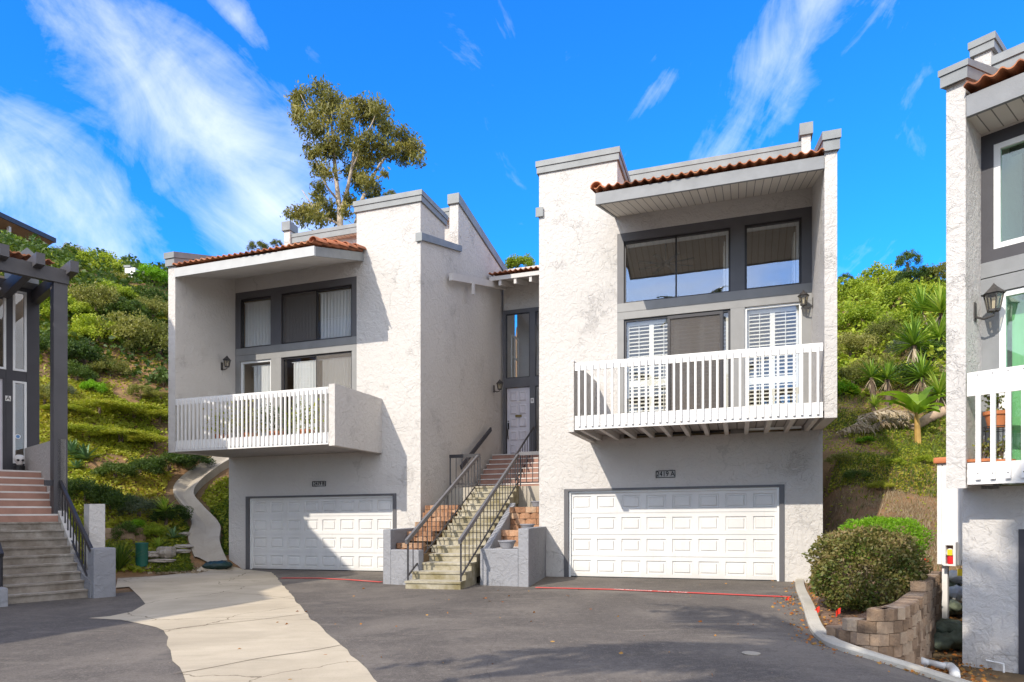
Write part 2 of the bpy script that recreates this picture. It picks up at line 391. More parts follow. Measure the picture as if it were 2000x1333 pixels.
# ------------------------------------------------------------------ ground materials
def ground_mat():
    m, nt, b = newmat('hillside_soil'); co = objco(nt)
    f = noise(nt, co, .35, 6, .62); g = noise(nt, co, 5, 6, .7)
    c = ramp(nt, f, [(.3, (.09, .065, .025)), (.45, (.22, .14, .06)), (.56, (.36, .20, .09)), (.75, (.20, .17, .05))])
    c = mixc(nt, mth(nt, 'MULTIPLY', g, .7), c, (.07, .045, .028))
    nt.links.new(c, b.inputs['Base Color']); b.inputs['Roughness'].default_value = .95
    bump(nt, b, g, .8, .06)
    return m
def asphalt_mat():
    m, nt, b = newmat('asphalt'); co = objco(nt)
    f = noise(nt, co, .42, 6, .62, .5); g = noise(nt, co, 60, 4, .7); s = noise(nt, objco(nt, (.6, 2.4, 1)), 1.3, 5, .6, .6)
    c = ramp(nt, f, [(.30, (.082, .070, .060)), (.5, (.122, .105, .090)), (.66, (.20, .172, .142))])
    dust = mth(nt, 'MULTIPLY', mth(nt, 'SUBTRACT', s, .56), 4.0, clamp=True)
    c = mixc(nt, mth(nt, 'MULTIPLY', dust, .75), c, (.27, .235, .19))
    c = mixc(nt, mth(nt, 'MULTIPLY', mth(nt, 'SUBTRACT', g, .5), 3.4, clamp=True), c, (.30, .265, .23))
    c = mixc(nt, mth(nt, 'MULTIPLY', mth(nt, 'SUBTRACT', noise(nt, co, 1.1, 4, .6), .6), 5, clamp=True), c, (.06, .055, .055))
    c = mixc(nt, mth(nt, 'MULTIPLY', mth(nt, 'SUBTRACT', noise(nt, co, 9, 6, .75), .5), 2.6, clamp=True), c, (.25, .22, .185))
    c = mixc(nt, mth(nt, 'MULTIPLY', mth(nt, 'SUBTRACT', noise(nt, co, 26, 4, .75), .54), 3.5, clamp=True), c, (.045, .04, .037))
    oil = mth(nt, 'MULTIPLY', mth(nt, 'SUBTRACT', noise(nt, co, .75, 5, .7, .8), .62), 7, clamp=True)
    c = mixc(nt, mth(nt, 'MULTIPLY', oil, .6), c, (.04, .036, .033))
    pv_ = N(nt, 'ShaderNodeTexVoronoi'); pv_.inputs['Scale'].default_value = .16; nt.links.new(co, pv_.inputs['Vector'])
    sx_ = N(nt, 'ShaderNodeSeparateColor'); nt.links.new(pv_.outputs['Color'], sx_.inputs[0])
    c = mixc(nt, mth(nt, 'MULTIPLY', sx_.outputs[0], .28), c, (.06, .052, .047))
    cr = crack(nt, co, .33, .0016)
    c = mixc(nt, mth(nt, 'MULTIPLY', cr, .3), c, (.06, .052, .045))
    # pale specks of grit and leaf crumbs
    v = N(nt, 'ShaderNodeTexVoronoi'); v.inputs['Scale'].default_value = 7; nt.links.new(co, v.inputs['Vector'])
    sp = mth(nt, 'MULTIPLY', mth(nt, 'LESS_THAN', v.outputs['Distance'], .075), mth(nt, 'GREATER_THAN', noise(nt, co, .7, 2), .5))
    c = mixc(nt, mth(nt, 'MULTIPLY', sp, .6), c, (.42, .30, .2))
    nt.links.new(c, b.inputs['Base Color']); b.inputs['Roughness'].default_value = .88; b.inputs['Specular IOR Level'].default_value = .25
    bump(nt, b, mth(nt, 'ADD', g, mth(nt, 'MULTIPLY', f, .6)), .35, .012)
    return m
def concrete_mat(name, lo, hi, joints=None, cracks=True, grime=.5, moss=None):
    m, nt, b = newmat(name); co = objco(nt)
    f = noise(nt, co, .8, 6, .6, .4); g = noise(nt, co, 50, 4, .7); s = noise(nt, objco(nt, (.5, 2.6, 1)), 1.6, 6, .65, .4)
    c = ramp(nt, f, [(.3, lo), (.66, hi)])
    c = mixc(nt, mth(nt, 'MULTIPLY', mth(nt, 'SUBTRACT', s, .5), 2.4*grime, clamp=True), c, tuple(k*.6 for k in lo))
    c = mixc(nt, mth(nt, 'MULTIPLY', mth(nt, 'SUBTRACT', g, .52), 1.6, clamp=True), c, tuple(k*.7 for k in lo))
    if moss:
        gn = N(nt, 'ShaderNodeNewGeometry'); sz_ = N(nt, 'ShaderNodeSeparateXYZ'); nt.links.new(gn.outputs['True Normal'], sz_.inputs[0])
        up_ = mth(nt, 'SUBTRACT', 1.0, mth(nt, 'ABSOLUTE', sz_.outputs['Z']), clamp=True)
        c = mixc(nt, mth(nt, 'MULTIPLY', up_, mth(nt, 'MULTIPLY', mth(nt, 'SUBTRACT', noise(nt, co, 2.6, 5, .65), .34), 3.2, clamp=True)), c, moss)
    if cracks: c = mixc(nt, mth(nt, 'MULTIPLY', crack(nt, co, .36, .0035, .5), .65), c, (.12, .09, .055))
    nt.links.new(c, b.inputs['Base Color']); b.inputs['Roughness'].default_value = .9; b.inputs['Specular IOR Level'].default_value = .25
    bump(nt, b, mth(nt, 'ADD', g, f), .3, .01)
    return m
M['soil'] = ground_mat(); M['asphalt'] = asphalt_mat()
M['apron'] = concrete_mat('concrete_apron', (.43, .36, .26), (.57, .485, .355))
M['conc'] = concrete_mat('concrete_grey', (.33, .29, .23), (.46, .41, .34), cracks=False)
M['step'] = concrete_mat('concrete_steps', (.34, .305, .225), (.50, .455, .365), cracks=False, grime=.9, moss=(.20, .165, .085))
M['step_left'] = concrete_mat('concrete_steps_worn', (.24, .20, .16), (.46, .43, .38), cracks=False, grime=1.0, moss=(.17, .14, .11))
M['kerb'] = concrete_mat('concrete_kerb', (.40, .36, .29), (.56, .52, .44), cracks=False)
def blockmat(name, cols):
    m, nt, b = newmat(name); co = objco(nt)
    at = N(nt, 'ShaderNodeAttribute'); at.attribute_name = 'tint'
    f = mth(nt, 'ADD', mth(nt, 'MULTIPLY', at.outputs['Fac'], .5), mth(nt, 'MULTIPLY', noise(nt, co, 6, 6, .7), .5))
    nt.links.new(ramp(nt, f, [(i/(len(cols)-1)*.6+.2, c) for i, c in enumerate(cols)]), b.inputs['Base Color'])
    b.inputs['Roughness'].default_value = .92
    bump(nt, b, noise(nt, co, 18, 6, .7), .9, .03)
    return m
M['block'] = blockmat('split_face_block', [(.14, .09, .055), (.28, .185, .115), (.38, .265, .175), (.46, .35, .245)])
M['block_orange'] = blockmat('split_face_block_orange', [(.22, .11, .06), (.35, .18, .095), (.42, .235, .135), (.45, .31, .20)])

# ------------------------------------------------------------------ one ground sheet to the horizon
def axis(fine0, fine1, step, far):
    a = list(np.arange(fine0, fine1+1e-6, step)); d = step
    while a[-1] < far: d *= 1.35; a.append(a[-1]+d)
    d = step
    while a[0] > -far: d *= 1.35; a.insert(0, a[0]-d)
    return a
gxs, gys = axis(-26, 26, .36, 900), axis(5, 46, .36, 900)
nx, ny = len(gxs), len(gys)
vv = [(x, y, G(x, y) - (.02 if y < 30 else 0)) for y in gys for x in gxs]
ff = [(j*nx+i, j*nx+i+1, (j+1)*nx+i+1, (j+1)*nx+i) for j in range(ny-1) for i in range(nx-1)]
gm = MB(); gm.v = vv; gm.f = ff
gm.build('ground', M['soil'], smooth=True, fix=False, kind='structure', label='bare soil and mulch of the hillside behind the houses')

def sheet(name, poly, mat, off, step=.7, **kw):
    bm = bmesh.new(); vs = [bm.verts.new((x, y, 0)) for x, y in poly]; bm.faces.new(vs)
    bmesh.ops.triangulate(bm, faces=bm.faces[:])
    xs = [p[0] for p in poly]; ys = [p[1] for p in poly]
    def cuts(a, b, lo, hi):
        a, b = max(a, lo), min(b, hi); k = []; t = math.ceil(a/step)*step
        while t < b: k.append(t); t += step
        return k
    for x in cuts(min(xs), max(xs), -12, 11): bmesh.ops.bisect_plane(bm, geom=bm.verts[:]+bm.edges[:]+bm.faces[:], plane_co=(x, 0, 0), plane_no=(1, 0, 0))
    for y in cuts(min(ys), max(ys), 2, 30): bmesh.ops.bisect_plane(bm, geom=bm.verts[:]+bm.edges[:]+bm.faces[:], plane_co=(0, y, 0), plane_no=(0, 1, 0))
    for v in bm.verts: v.co.z = G(v.co.x, v.co.y)+off
    bmesh.ops.recalc_face_normals(bm, faces=bm.faces[:])
    me = bpy.data.meshes.new(name); bm.to_mesh(me); bm.free()
    if len(me.polygons) and sum(p.normal.z for p in me.polygons) < 0: me.flip_normals()
    me.materials.append(mat); o = bpy.data.objects.new(name, me); COL.objects.link(o)
    return tag(o, **kw)
def gp(px, py):
    x, y, z = hit(px, py); return (x, y)
kerb_line = [(6.55, 15.5), (5.75, 13.6), (5.0, 11.64), (4.5, 10.3), (4.2, 9.45), (3.95, 8.65), (3.84, 8.2), (3.86, 7.9), (4.05, 7.68), (4.4, 7.48), (4.8, 7.25), (5.3, 6.9), (6.6, 5.9), (9.0, 4.0)]
road_poly = kerb_line + [(40, -18), (60, -60), (-60, -60), (-60, 6), (-12.6, 9.2), (-9.3, 12.6), (-7.9, 14.6), (-7.2, 16.0), (-8.2, 20.75), (6.0, 16.0)]
sheet('road', road_poly, M['asphalt'], .004, kind='structure', label='dark weathered asphalt driveway in front of the garages')
right_edge = [(487, 1114), (532, 1119), (570, 1165), (603, 1207), (640, 1237), (670, 1263), (698, 1295), (730, 1333)]
left_edge = [(365, 1333), (341, 1296), (330, 1262), (320, 1234), (284, 1223), (236, 1214), (172, 1210), (215, 1206), (258, 1197), (284, 1181), (272, 1166), (252, 1148), (226, 1150), (230, 1131), (300, 1127), (352, 1122), (392, 1112), (445, 1106)]
def jag(pts, amp=.025, step=.3):
    out = []
    for (x0, y0), (x1, y1) in zip(pts, pts[1:]):
        n = max(1, int(math.hypot(x1-x0, y1-y0)/step))
        for k in range(n):
            t = k/n; out.append((x0+(x1-x0)*t+random.uniform(-amp, amp), y0+(y1-y0)*t+random.uniform(-amp, amp)))
    return out+[pts[-1]]
ra = jag([gp(*q) for q in right_edge]); la = [gp(*q) for q in left_edge]
la = jag(la[:5])+la[5:]
ra += [(ra[-1][0]+.42*8, ra[-1][1]-.9*8), (ra[-1][0]+.42*20, ra[-1][1]-.9*20)]
la = [(la[0][0]+.46*20, la[0][1]-.88*20), (la[0][0]+.46*8, la[0][1]-.88*8)]+la
sheet('pavement', ra+la, M['apron'], .010, step=.5, kind='structure', label='pale concrete drainage strip crossing the asphalt')
# tooled joints of the concrete strip
jm = MB()
for a, b in (((320, 1233), (612, 1200)), ((343, 1318), (668, 1262)), ((240, 1216), (570, 1166))):
    (x0, y0), (x1, y1) = gp(*a), gp(*b); n = 14
    for k in range(n):
        t0, t1 = k/n, (k+1)/n
        w = .045*math.sin(t0*9+a[0]); w1 = .045*math.sin(t1*9+a[0])
        p = (x0+(x1-x0)*t0, y0+(y1-y0)*t0+w); q = (x0+(x1-x0)*t1, y0+(y1-y0)*t1+w1)
        o = len(jm.v); e = .011
        jm.add([(p[0], p[1]-e, G(*p)+.014), (q[0], q[1]-e, G(*q)+.014), (q[0], q[1]+e, G(*q)+.014), (p[0], p[1]+e, G(*p)+.014)], [(0, 1, 2, 3)])
jm.build('pavement_joint', paint('joint_dirt', (.17, .13, .085), .9, .3), fix=False, kind='structure', label='dirt filled joints across the concrete strip')

# red fire-lane lines
def worn_red():
    m, nt, b = newmat('road_paint_red'); co = objco(nt)
    f = mth(nt, 'MULTIPLY', mth(nt, 'SUBTRACT', noise(nt, co, 14, 6, .8), .50), 5, clamp=True)
    c = mixc(nt, mth(nt, 'MULTIPLY', f, .75), (.64, .055, .045), (.16, .12, .10)); c = mixc(nt, mth(nt, 'MULTIPLY', mth(nt, 'SUBTRACT', noise(nt, co, 1.1, 3), .5), 3, clamp=True), c, (.62, .2, .16))
    nt.links.new(c, b.inputs['Base Color']); b.inputs['Roughness'].default_value = .8; return m
M['redline'] = worn_red()
M['whiteline'] = paint('road_paint_white', (.72, .62, .58), .7, .15, 8)
def ribbon(name, pts, w, mat, off, **kw):
    mb = MB(); q = []
    for i, (x, y) in enumerate(pts):
        a = pts[max(i-1, 0)]; b = pts[min(i+1, len(pts)-1)]; t = Vector((b[0]-a[0], b[1]-a[1])).normalized(); n = Vector((-t.y, t.x))*w/2
        q += [(x-n.x, y-n.y, G(x, y)+off), (x+n.x, y+n.y, G(x, y)+off)]
    mb.add(q, [(2*i, 2*i+2, 2*i+3, 2*i+1) for i in range(len(pts)-1)])
    return mb.build(name, mat, fix=False, **kw)
def poly_line(pxs, n=8):
    g = [gp(*q) for q in pxs]; out = []
    for (x0, y0), (x1, y1) in zip(g, g[1:]): out += [(x0+(x1-x0)*k/n, y0+(y1-y0)*k/n) for k in range(n)]
    return out+[g[-1]]
ribbon('fire_lane_line', poly_line([(1046, 1149.5), (1200, 1154), (1350, 1160.5), (1545, 1168.5)]), .19, M['redline'], .016, kind='structure', label='long red painted fire lane line before the right garage')
ribbon('fire_lane_line', poly_line([(549, 1130.5), (620, 1131), (680, 1134), (745, 1139)]), .17, M['redline'], .016, kind='structure', label='short red painted line before the left garage')
def text_mesh(txt, size, depth=.004):
    cu = bpy.data.curves.new('lettering', 'FONT'); cu.body = txt; cu.size = size; cu.extrude = depth; cu.align_x = 'CENTER'; cu.align_y = 'CENTER'
    ob = bpy.data.objects.new('lettering_tmp', cu); COL.objects.link(ob)
    dg = bpy.context.evaluated_depsgraph_get(); me = bpy.data.meshes.new_from_object(ob.evaluated_get(dg))
    bpy.data.objects.remove(ob); return me
def text_obj(txt, size, mat, origin, ex, ey, parent=None, name='lettering', stretch=1.0, depth=.004, **kw):
    me = text_mesh(txt, size, depth); ex, ey = Vector(ex).normalized(), Vector(ey).normalized(); ez = ex.cross(ey)
    base = Vector((0, 0, 0)) if parent is None else Vector(parent.get('_w', parent.location))
    for v in me.vertices:
        c = v.co.copy(); v.co = Vector(origin)-base+ex*c.x*stretch+ey*c.y+ez*c.z
    me.materials.clear(); me.materials.append(mat)
    o = bpy.data.objects.new(name, me); COL.objects.link(o)
    if parent is not None: o.parent = parent; o['_w'] = list(base)
    return tag(o, **kw)
(x0, y0), (x1, y1) = gp(1200, 1154), gp(1342, 1160)
cx, cy = (x0+x1)/2, (y0+y1)/2
w_txt = math.hypot(x1-x0, y1-y0)
t_ = text_obj('NO PARKING   FIRE LANE', .12, M['whiteline'], (cx, cy, G(cx, cy)+.022), (x1-x0, y1-y0, G(x1, y1)-G(x0, y0)), (-(y1-y0), (x1-x0), 0), name='fire_lane_lettering', stretch=1, depth=.001, kind='structure', label='white NO PARKING FIRE LANE lettering on the red line')
xs = [v.co for v in t_.data.vertices]; e_ = Vector((x1-x0, y1-y0, 0)).normalized(); pr = [(c-Vector((cx, cy, 0))).dot(e_) for c in xs]
k_ = w_txt/(max(pr)-min(pr))
for v, p_ in zip(t_.data.vertices, pr): v.co += e_*(p_*(k_-1))

# kerb on the right
def offset_path(pts, o):
    out = []
    for i, (x, y) in enumerate(pts):
        a = pts[max(i-1, 0)]; b = pts[min(i+1, len(pts)-1)]; t = Vector((b[0]-a[0], b[1]-a[1])).normalized(); out.append((x-t.y*o, y+t.x*o))
    return out
def smooth_path(pts, n=4):
    out = []
    for i in range(len(pts)-1):
        p0, p1, p2, p3 = (Vector(pts[max(0, min(len(pts)-1, k))]) for k in (i-1, i, i+1, i+2))
        for k in range(n):
            t = k/n; out.append(tuple(.5*((2*p1)+(p2-p0)*t+(2*p0-5*p1+4*p2-p3)*t*t+(3*p1-p0-3*p2+p3)*t**3)))
    return out+[tuple(pts[-1])]
kp = smooth_path(kerb_line, 4); ko = offset_path(kp, .17)
mb = MB()
for i in range(len(kp)):
    (x, y), (xo, yo) = kp[i], ko[i]; z = G(x, y); n = 5
    prof = [(x, y, z-.1), (x, y, z+.05), (x+(xo-x)*.2, y+(yo-y)*.2, z+.08), (xo, yo, z+.075), (xo, yo, z-.1)]
    mb.v += prof
mb.f = [[i*5+j, i*5+j+1, (i+1)*5+j+1, (i+1)*5+j] for i in range(len(kp)-1) for j in range(4)]
mb.build('kerb', M['kerb'], fix=True, kind='structure', label='worn concrete kerb curving round the planted strip')

# concrete drainage channel running up the slope beside the left house
chan = [(412, 1108, 64), (398, 1068, 62), (402, 1035, 55), (378, 1000, 42), (358, 972, 40), (375, 945, 38), (410, 918, 36), (440, 900, 34), (470, 880, 34)]
cpts = [hit(a, b) for a, b, w in chan]; wid = [w/F*p[1] for (a, b, w), p in zip(chan, cpts)]
cp = smooth_path([(p[0], p[1]) for p in cpts], 5); cw = []
for i in range(len(wid)-1): cw += [wid[i]+(wid[i+1]-wid[i])*k/5 for k in range(5)]
cw.append(wid[-1])
mb = MB()
for i, (x, y) in enumerate(cp):
    w = cw[i]*1.0; dz = G(x, y)
    for k, (o, h) in enumerate(((-.5, -.15), (-.5, .15), (-.36, .15), (-.1, .075), (.0, .055), (.1, .075), (.36, .15), (.5, .15), (.5, -.15))):
        xx = x+o*w; mb.v.append((xx, y, max(dz, G(xx, y)*.6+dz*.4)+h))
mb.f = [[i*9+j, i*9+j+1, (i+1)*9+j+1, (i+1)*9+j] for i in range(len(cp)-1) for j in range(8)]
mb.build('path', M['conc'], smooth=False, kind='structure', label='concrete drainage channel winding up the slope beside the left house')

# ------------------------------------------------------------------ sky and sun
SUN = Vector((.634, .841, -.70)).normalized()         # direction the light travels
w = bpy.data.worlds.new('World'); scn.world = w; w.use_nodes = True
nt = w.node_tree; bg = nt.nodes['Background']
sky = N(nt, 'ShaderNodeTexSky', sky_type='NISHITA'); sky.sun_disc = False
sky.sun_elevation = math.asin(-SUN.z); az = math.atan2(-SUN.x, -SUN.y)   # clockwise from +Y
sky.sun_rotation = az; sky.air_density = 1.0; sky.dust_density = .3; sky.ozone_density = 2.5
co = N(nt, 'ShaderNodeTexCoord').outputs['Generated']
sp = N(nt, 'ShaderNodeSeparateXYZ'); nt.links.new(co, sp.inputs[0])
ya = mth(nt, 'MAXIMUM', mth(nt, 'ABSOLUTE', sp.outputs['Y']), .12)
qx = mth(nt, 'DIVIDE', sp.outputs['X'], ya); qz = mth(nt, 'DIVIDE', sp.outputs['Z'], ya)
front = mth(nt, 'GREATER_THAN', sp.outputs['Y'], 0.0)
def blob(cx, cz, rx, rz, ang):
    """soft elliptical cloud bank, 0..1"""
    c, s = math.cos(ang), math.sin(ang)
    ax = mth(nt, 'SUBTRACT', qx, cx); bz = mth(nt, 'SUBTRACT', qz, cz)
    a = mth(nt, 'DIVIDE', mth(nt, 'ADD', mth(nt, 'MULTIPLY', ax, c), mth(nt, 'MULTIPLY', bz, s)), rx)
    b = mth(nt, 'DIVIDE', mth(nt, 'SUBTRACT', mth(nt, 'MULTIPLY', bz, c), mth(nt, 'MULTIPLY', ax, s)), rz)
    r = mth(nt, 'SQRT', mth(nt, 'ADD', mth(nt, 'MULTIPLY', a, a), mth(nt, 'MULTIPLY', b, b)))
    return mth(nt, 'SUBTRACT', 1.0, r, clamp=True)
def pxq(px, py): return ((px-1000)/F, (YH-py)/F)
bl = None
for (px, py, rx, rz, ang, wt) in ((235, 90, 330, 150, -50, 1.0), (400, 240, 420, 200, -42, 1.25), (520, 420, 330, 200, -50, 1.3), (130, 395, 360, 150, -38, 1.25), (20, 330, 260, 150, -45, 1.15), (455, 30, 120, 40, -50, .75),
                                  (1500, 120, 330, 100, 60, .9), (1575, 20, 220, 75, 60, .8), (1290, 175, 120, 30, 40, .55), (1530, 220, 190, 45, 62, .6)):
    cx, cz = pxq(px, py)
    k = mth(nt, 'MULTIPLY', blob(cx, cz, rx/F, rz/F, R(ang)), wt)
    bl = k if bl is None else mth(nt, 'MAXIMUM', bl, k)
cv = N(nt, 'ShaderNodeCombineXYZ'); nt.links.new(qx, cv.inputs[0]); nt.links.new(qz, cv.inputs[1])
def streak(ang, sx, sy, sc):
    m1 = N(nt, 'ShaderNodeMapping'); m1.inputs['Rotation'].default_value = (0, 0, R(ang)); nt.links.new(cv.outputs[0], m1.inputs[0])
    m2 = N(nt, 'ShaderNodeMapping'); m2.inputs['Scale'].default_value = (sx, sy, 1); nt.links.new(m1.outputs[0], m2.inputs[0])
    return noise(nt, m2.outputs[0], sc, 10, .64, 1.1)
right = mth(nt, 'GREATER_THAN', qx, .08)
n1 = mth(nt, 'ADD', mth(nt, 'MULTIPLY', streak(45, 1.3, 3.0, 2.3), mth(nt, 'SUBTRACT', 1.0, right)), mth(nt, 'MULTIPLY', streak(-60, 1.2, 4.0, 2.6), right))
n2 = noise(nt, cv.outputs[0], 6.0, 9, .62, .8)
nn = mth(nt, 'ADD', mth(nt, 'MULTIPLY', n1, .65), mth(nt, 'MULTIPLY', n2, .35))
cloud_f = mth(nt, 'MULTIPLY', mth(nt, 'ADD', mth(nt, 'SUBTRACT', nn, .575), mth(nt, 'MULTIPLY', bl, .33)), 1.6, clamp=True)
# cloud added behind the camera, unseen, as pale neutral fill for the shade
n3 = noise(nt, co, 2.2, 7, .6, .6)
fill_cloud = mth(nt, 'MULTIPLY', mth(nt, 'SUBTRACT', n3, .27), 4.0, clamp=True)
cloud = mth(nt, 'ADD', mth(nt, 'MULTIPLY', cloud_f, front), mth(nt, 'MULTIPLY', fill_cloud, mth(nt, 'SUBTRACT', 1.0, front)))
tint = mixc(nt, 1.0, sky.outputs[0], SKYTINT, 'MULTIPLY') if 'SKYTINT' in globals() else mixc(nt, 1.0, sky.outputs[0], (.09, .64, 1.27), 'MULTIPLY')
cc_ = mixc(nt, front, (7.6, 7.3, 6.9), (5.6, 5.6, 6.1))
final = mixc(nt, mth(nt, 'MULTIPLY', cloud, .82), tint, cc_)
nt.links.new(final, bg.inputs['Color']); bg.inputs['Strength'].default_value = .15
sd = bpy.data.lights.new('sun', 'SUN'); sd.energy = 2.4; sd.angle = R(.5); sd.color = (1, .925, .81)
so = bpy.data.objects.new('sun', sd); COL.objects.link(so); so.rotation_euler = SUN.to_track_quat('-Z', 'Y').to_euler(); so.location = (-20, -25, 30)
vs = scn.view_settings; vs.view_transform = 'Standard'; vs.look = 'None'; vs.gamma = 1; vs.exposure = 1.0
scn.cycles.max_bounces = 8; scn.cycles.transparent_max_bounces = 16; scn.cycles.sample_clamp_indirect = 8
# ------------------------------------------------------------------ the two middle houses
def garage_mat():
    m, nt, b = newmat('garage_door_white'); co = objco(nt)
    c = ramp(nt, noise(nt, co, .9, 4), [(.3, (.60, .585, .56)), (.7, (.68, .665, .635))])
    st = noise(nt, objco(nt, (6, 6, .5)), 1.5, 5, .7)
    c = mixc(nt, mth(nt, 'MULTIPLY', mth(nt, 'SUBTRACT', st, .56), 1.6, clamp=True), c, (.48, .44, .38))
    z = N(nt, 'ShaderNodeSeparateXYZ'); nt.links.new(co, z.inputs[0])
    foot = mth(nt, 'MULTIPLY', mth(nt, 'SUBTRACT', mth(nt, 'ADD', .10, mth(nt, 'MULTIPLY', noise(nt, co, 3, 4), .35)), z.outputs['Z']), 3.0, clamp=True)
    c = mixc(nt, mth(nt, 'MULTIPLY', foot, .35), c, (.36, .31, .25))
    nt.links.new(c, b.inputs['Base Color']); b.inputs['Roughness'].default_value = .5
    bump(nt, b, noise(nt, objco(nt, (1, 1, 12)), 25, 3), .15, .004); return m
M['garage'] = garage_mat()
def garage_door(fr, sg, a0, a1, z1, root, d=.10, rows=4, cols=8):
    mb = MB(fr, sg); H = z1/rows; W = (a1-a0)/cols
    for r in range(rows):
        z0 = r*H+.004; zt = (r+1)*H-.004
        for c in range(cols):
            x0, x1 = a0+c*W, a0+(c+1)*W
            rect = lambda i, j, dd: [mb.p(x0+i, d+dd, z0+j), mb.p(x1-i, d+dd, z0+j), mb.p(x1-i, d+dd, zt-j), mb.p(x0+i, d+dd, zt-j)]
            pts = rect(0, 0, 0)+rect(.075, .10, 0)+rect(.085, .11, .03)+rect(.115, .14, .034)+rect(.135, .16, .004)
            fs = []
            for k in range(4):
                for j in range(4): fs.append((k*4+j, k*4+(j+1) % 4, k*4+4+(j+1) % 4, k*4+4+j))
            fs.append((16, 17, 18, 19)); mb.add(pts, fs)
    mb.box(a0, a1, d+.03, d+.05, 0, z1)
    return mb.build('garage_door', M['garage'], root, fix=False)
def window(fr, sg, a0, a1, z0, z1, root, frame, pane=None, d=.05, w=.045, mull=(), name='window', rails=()):
    mb = MB(fr, sg)
    mb.box(a0, a0+w, d, d+.08, z0, z1).box(a1-w, a1, d, d+.08, z0, z1)
    mb.box(a0+w, a1-w, d, d+.08, z0, z0+w).box(a0+w, a1-w, d, d+.08, z1-w, z1)
    for m_ in mull: mb.box(m_-w*.45, m_+w*.45, d+.006, d+.076, z0+w, z1-w)
    for r_ in rails: mb.box(a0+w, a1-w, d+.01, d+.07, r_-.02, r_+.02)
    o = mb.build(name, frame, root)
    edges = [a0+w]+[k for m_ in mull for k in (m_-w*.45, m_+w*.45)]+[a1-w]
    for k in range(0, len(edges), 2):
        MB(fr, sg).box(edges[k], edges[k+1], d+.035, d+.043, z0+w, z1-w).build('pane', pane or M['glass'], o)
    return o
def shutter(fr, sg, a0, a1, z0, z1, parent, d=.19, mid=None, tilt=.6):
    mb = MB(fr, sg); w = .055
    mb.box(a0, a0+w, d, d+.03, z0, z1).box(a1-w, a1, d, d+.03, z0, z1)
    secs = [(z0, z1)] if mid is None else [(z0, mid), (mid, z1)]
    for zb, zt in secs:
        mb.box(a0+w, a1-w, d, d+.03, zb, zb+.08).box(a0+w, a1-w, d, d+.03, zt-.08, zt)
        n = max(2, int((zt-zb-.16)/.085))
        for i in range(n):
            zc = zb+.08+(i+.5)*(zt-zb-.16)/n; h = .032; t = .018
            pts = [mb.p(x, d+.015+dd, zc+dz) for x in (a0+w, a1-w) for dd, dz in ((-h, -t-.005), (-h, -t+.005), (h, t+.005), (h, t-.005))]
            mb.add(pts, [(0, 1, 2, 3), (7, 6, 5, 4), (0, 4, 5, 1), (1, 5, 6, 2), (2, 6, 7, 3), (3, 7, 4, 0)])
        mb.box((a0+a1)/2-.008, (a0+a1)/2+.008, d-.03, d-.018, zb+.1, zt-.1)
    return mb.build('shutter', M['shutter'], parent)
def curtain(fr, sg, a0, a1, z0, z1, label, mat, d=.18, amp=.028, n=16, swag=0.0, group=None):
    root = thing('curtain', label, 'curtain', fr.P(sg*(a0+a1)/2, d, z0), group)
    mb = MB(fr, sg); k = n*8; rows = 6; v = []
    ph = random.uniform(0, 6)
    for j in range(rows+1):
        t = j/rows; z = z0+(z1-z0)*t
        for i in range(k+1):
            q = i/k; x = a0+(a1-a0)*(q*(1-swag*(1-t)**1.5))
            dd = amp*math.sin(q*n*2*math.pi+ph+.5*math.sin(t*2))*(.6+.4*math.sin(q*7+ph))*(1-.35*t)
            v.append(mb.p(x, d+dd, z))
    mb.v = v; mb.f = [(j*(k+1)+i, j*(k+1)+i+1, (j+1)*(k+1)+i+1, (j+1)*(k+1)+i) for j in range(rows) for i in range(k)]
    mb.build('fabric', mat, root, smooth=True, fix=False)
    MB(fr, sg).tube([fr.P(sg*(a0-.05), d, z1+.015), fr.P(sg*(a1+.05), d, z1+.015)], .014, 6).build('curtain_rail', M['white'], root)
    return root
def tile_roof(fr, sg, a0, a1, pts, root, per=.185, amp=.034, name='tile_roof', rows_len=.38):
    """wavy clay tile courses laid up a slope given by two (d, z) ends"""
    (d0, z0), (d1, z1) = pts; L = math.hypot(d1-d0, z1-z0); ns = max(2, int((a1-a0)/per*10)); nr = max(1, int(L/rows_len))
    mb = MB(fr, sg); ux, uz = (d1-d0)/L, (z1-z0)/L; nx_, nz_ = -uz, ux
    for r in range(nr):
        for e, (tt, lift) in enumerate(((r/nr, .055), ((r+1.08)/nr, .0))):
            for th in (0, -.018):
                for i in range(ns+1):
                    a = a0+(a1-a0)*i/ns; jit = .012*math.sin(math.floor((a-a0)/per)*12.9+r*7.1)
                    s_ = math.sin((a-a0)/per*2*math.pi); wv = amp*(s_ if s_ > 0 else s_*.55)+jit+lift+th
                    t = min(tt, 1.0)*L+(jit*2 if e == 0 else 0)
                    mb.v.append(mb.p(a, d0+ux*t+nx_*wv, z0+uz*t+nz_*wv))
        b = r*4*(ns+1); n = ns+1
        for i in range(ns):
            mb.f.append((b+i, b+i+1, b+2*n+i+1, b+2*n+i)); mb.f.append((b+n+i+1, b+n+i, b+3*n+i, b+3*n+i+1)); mb.f.append((b+n+i, b+n+i+1, b+i+1, b+i))
    return mb.build(name, M['tile'], root, smooth=False, fix=False)
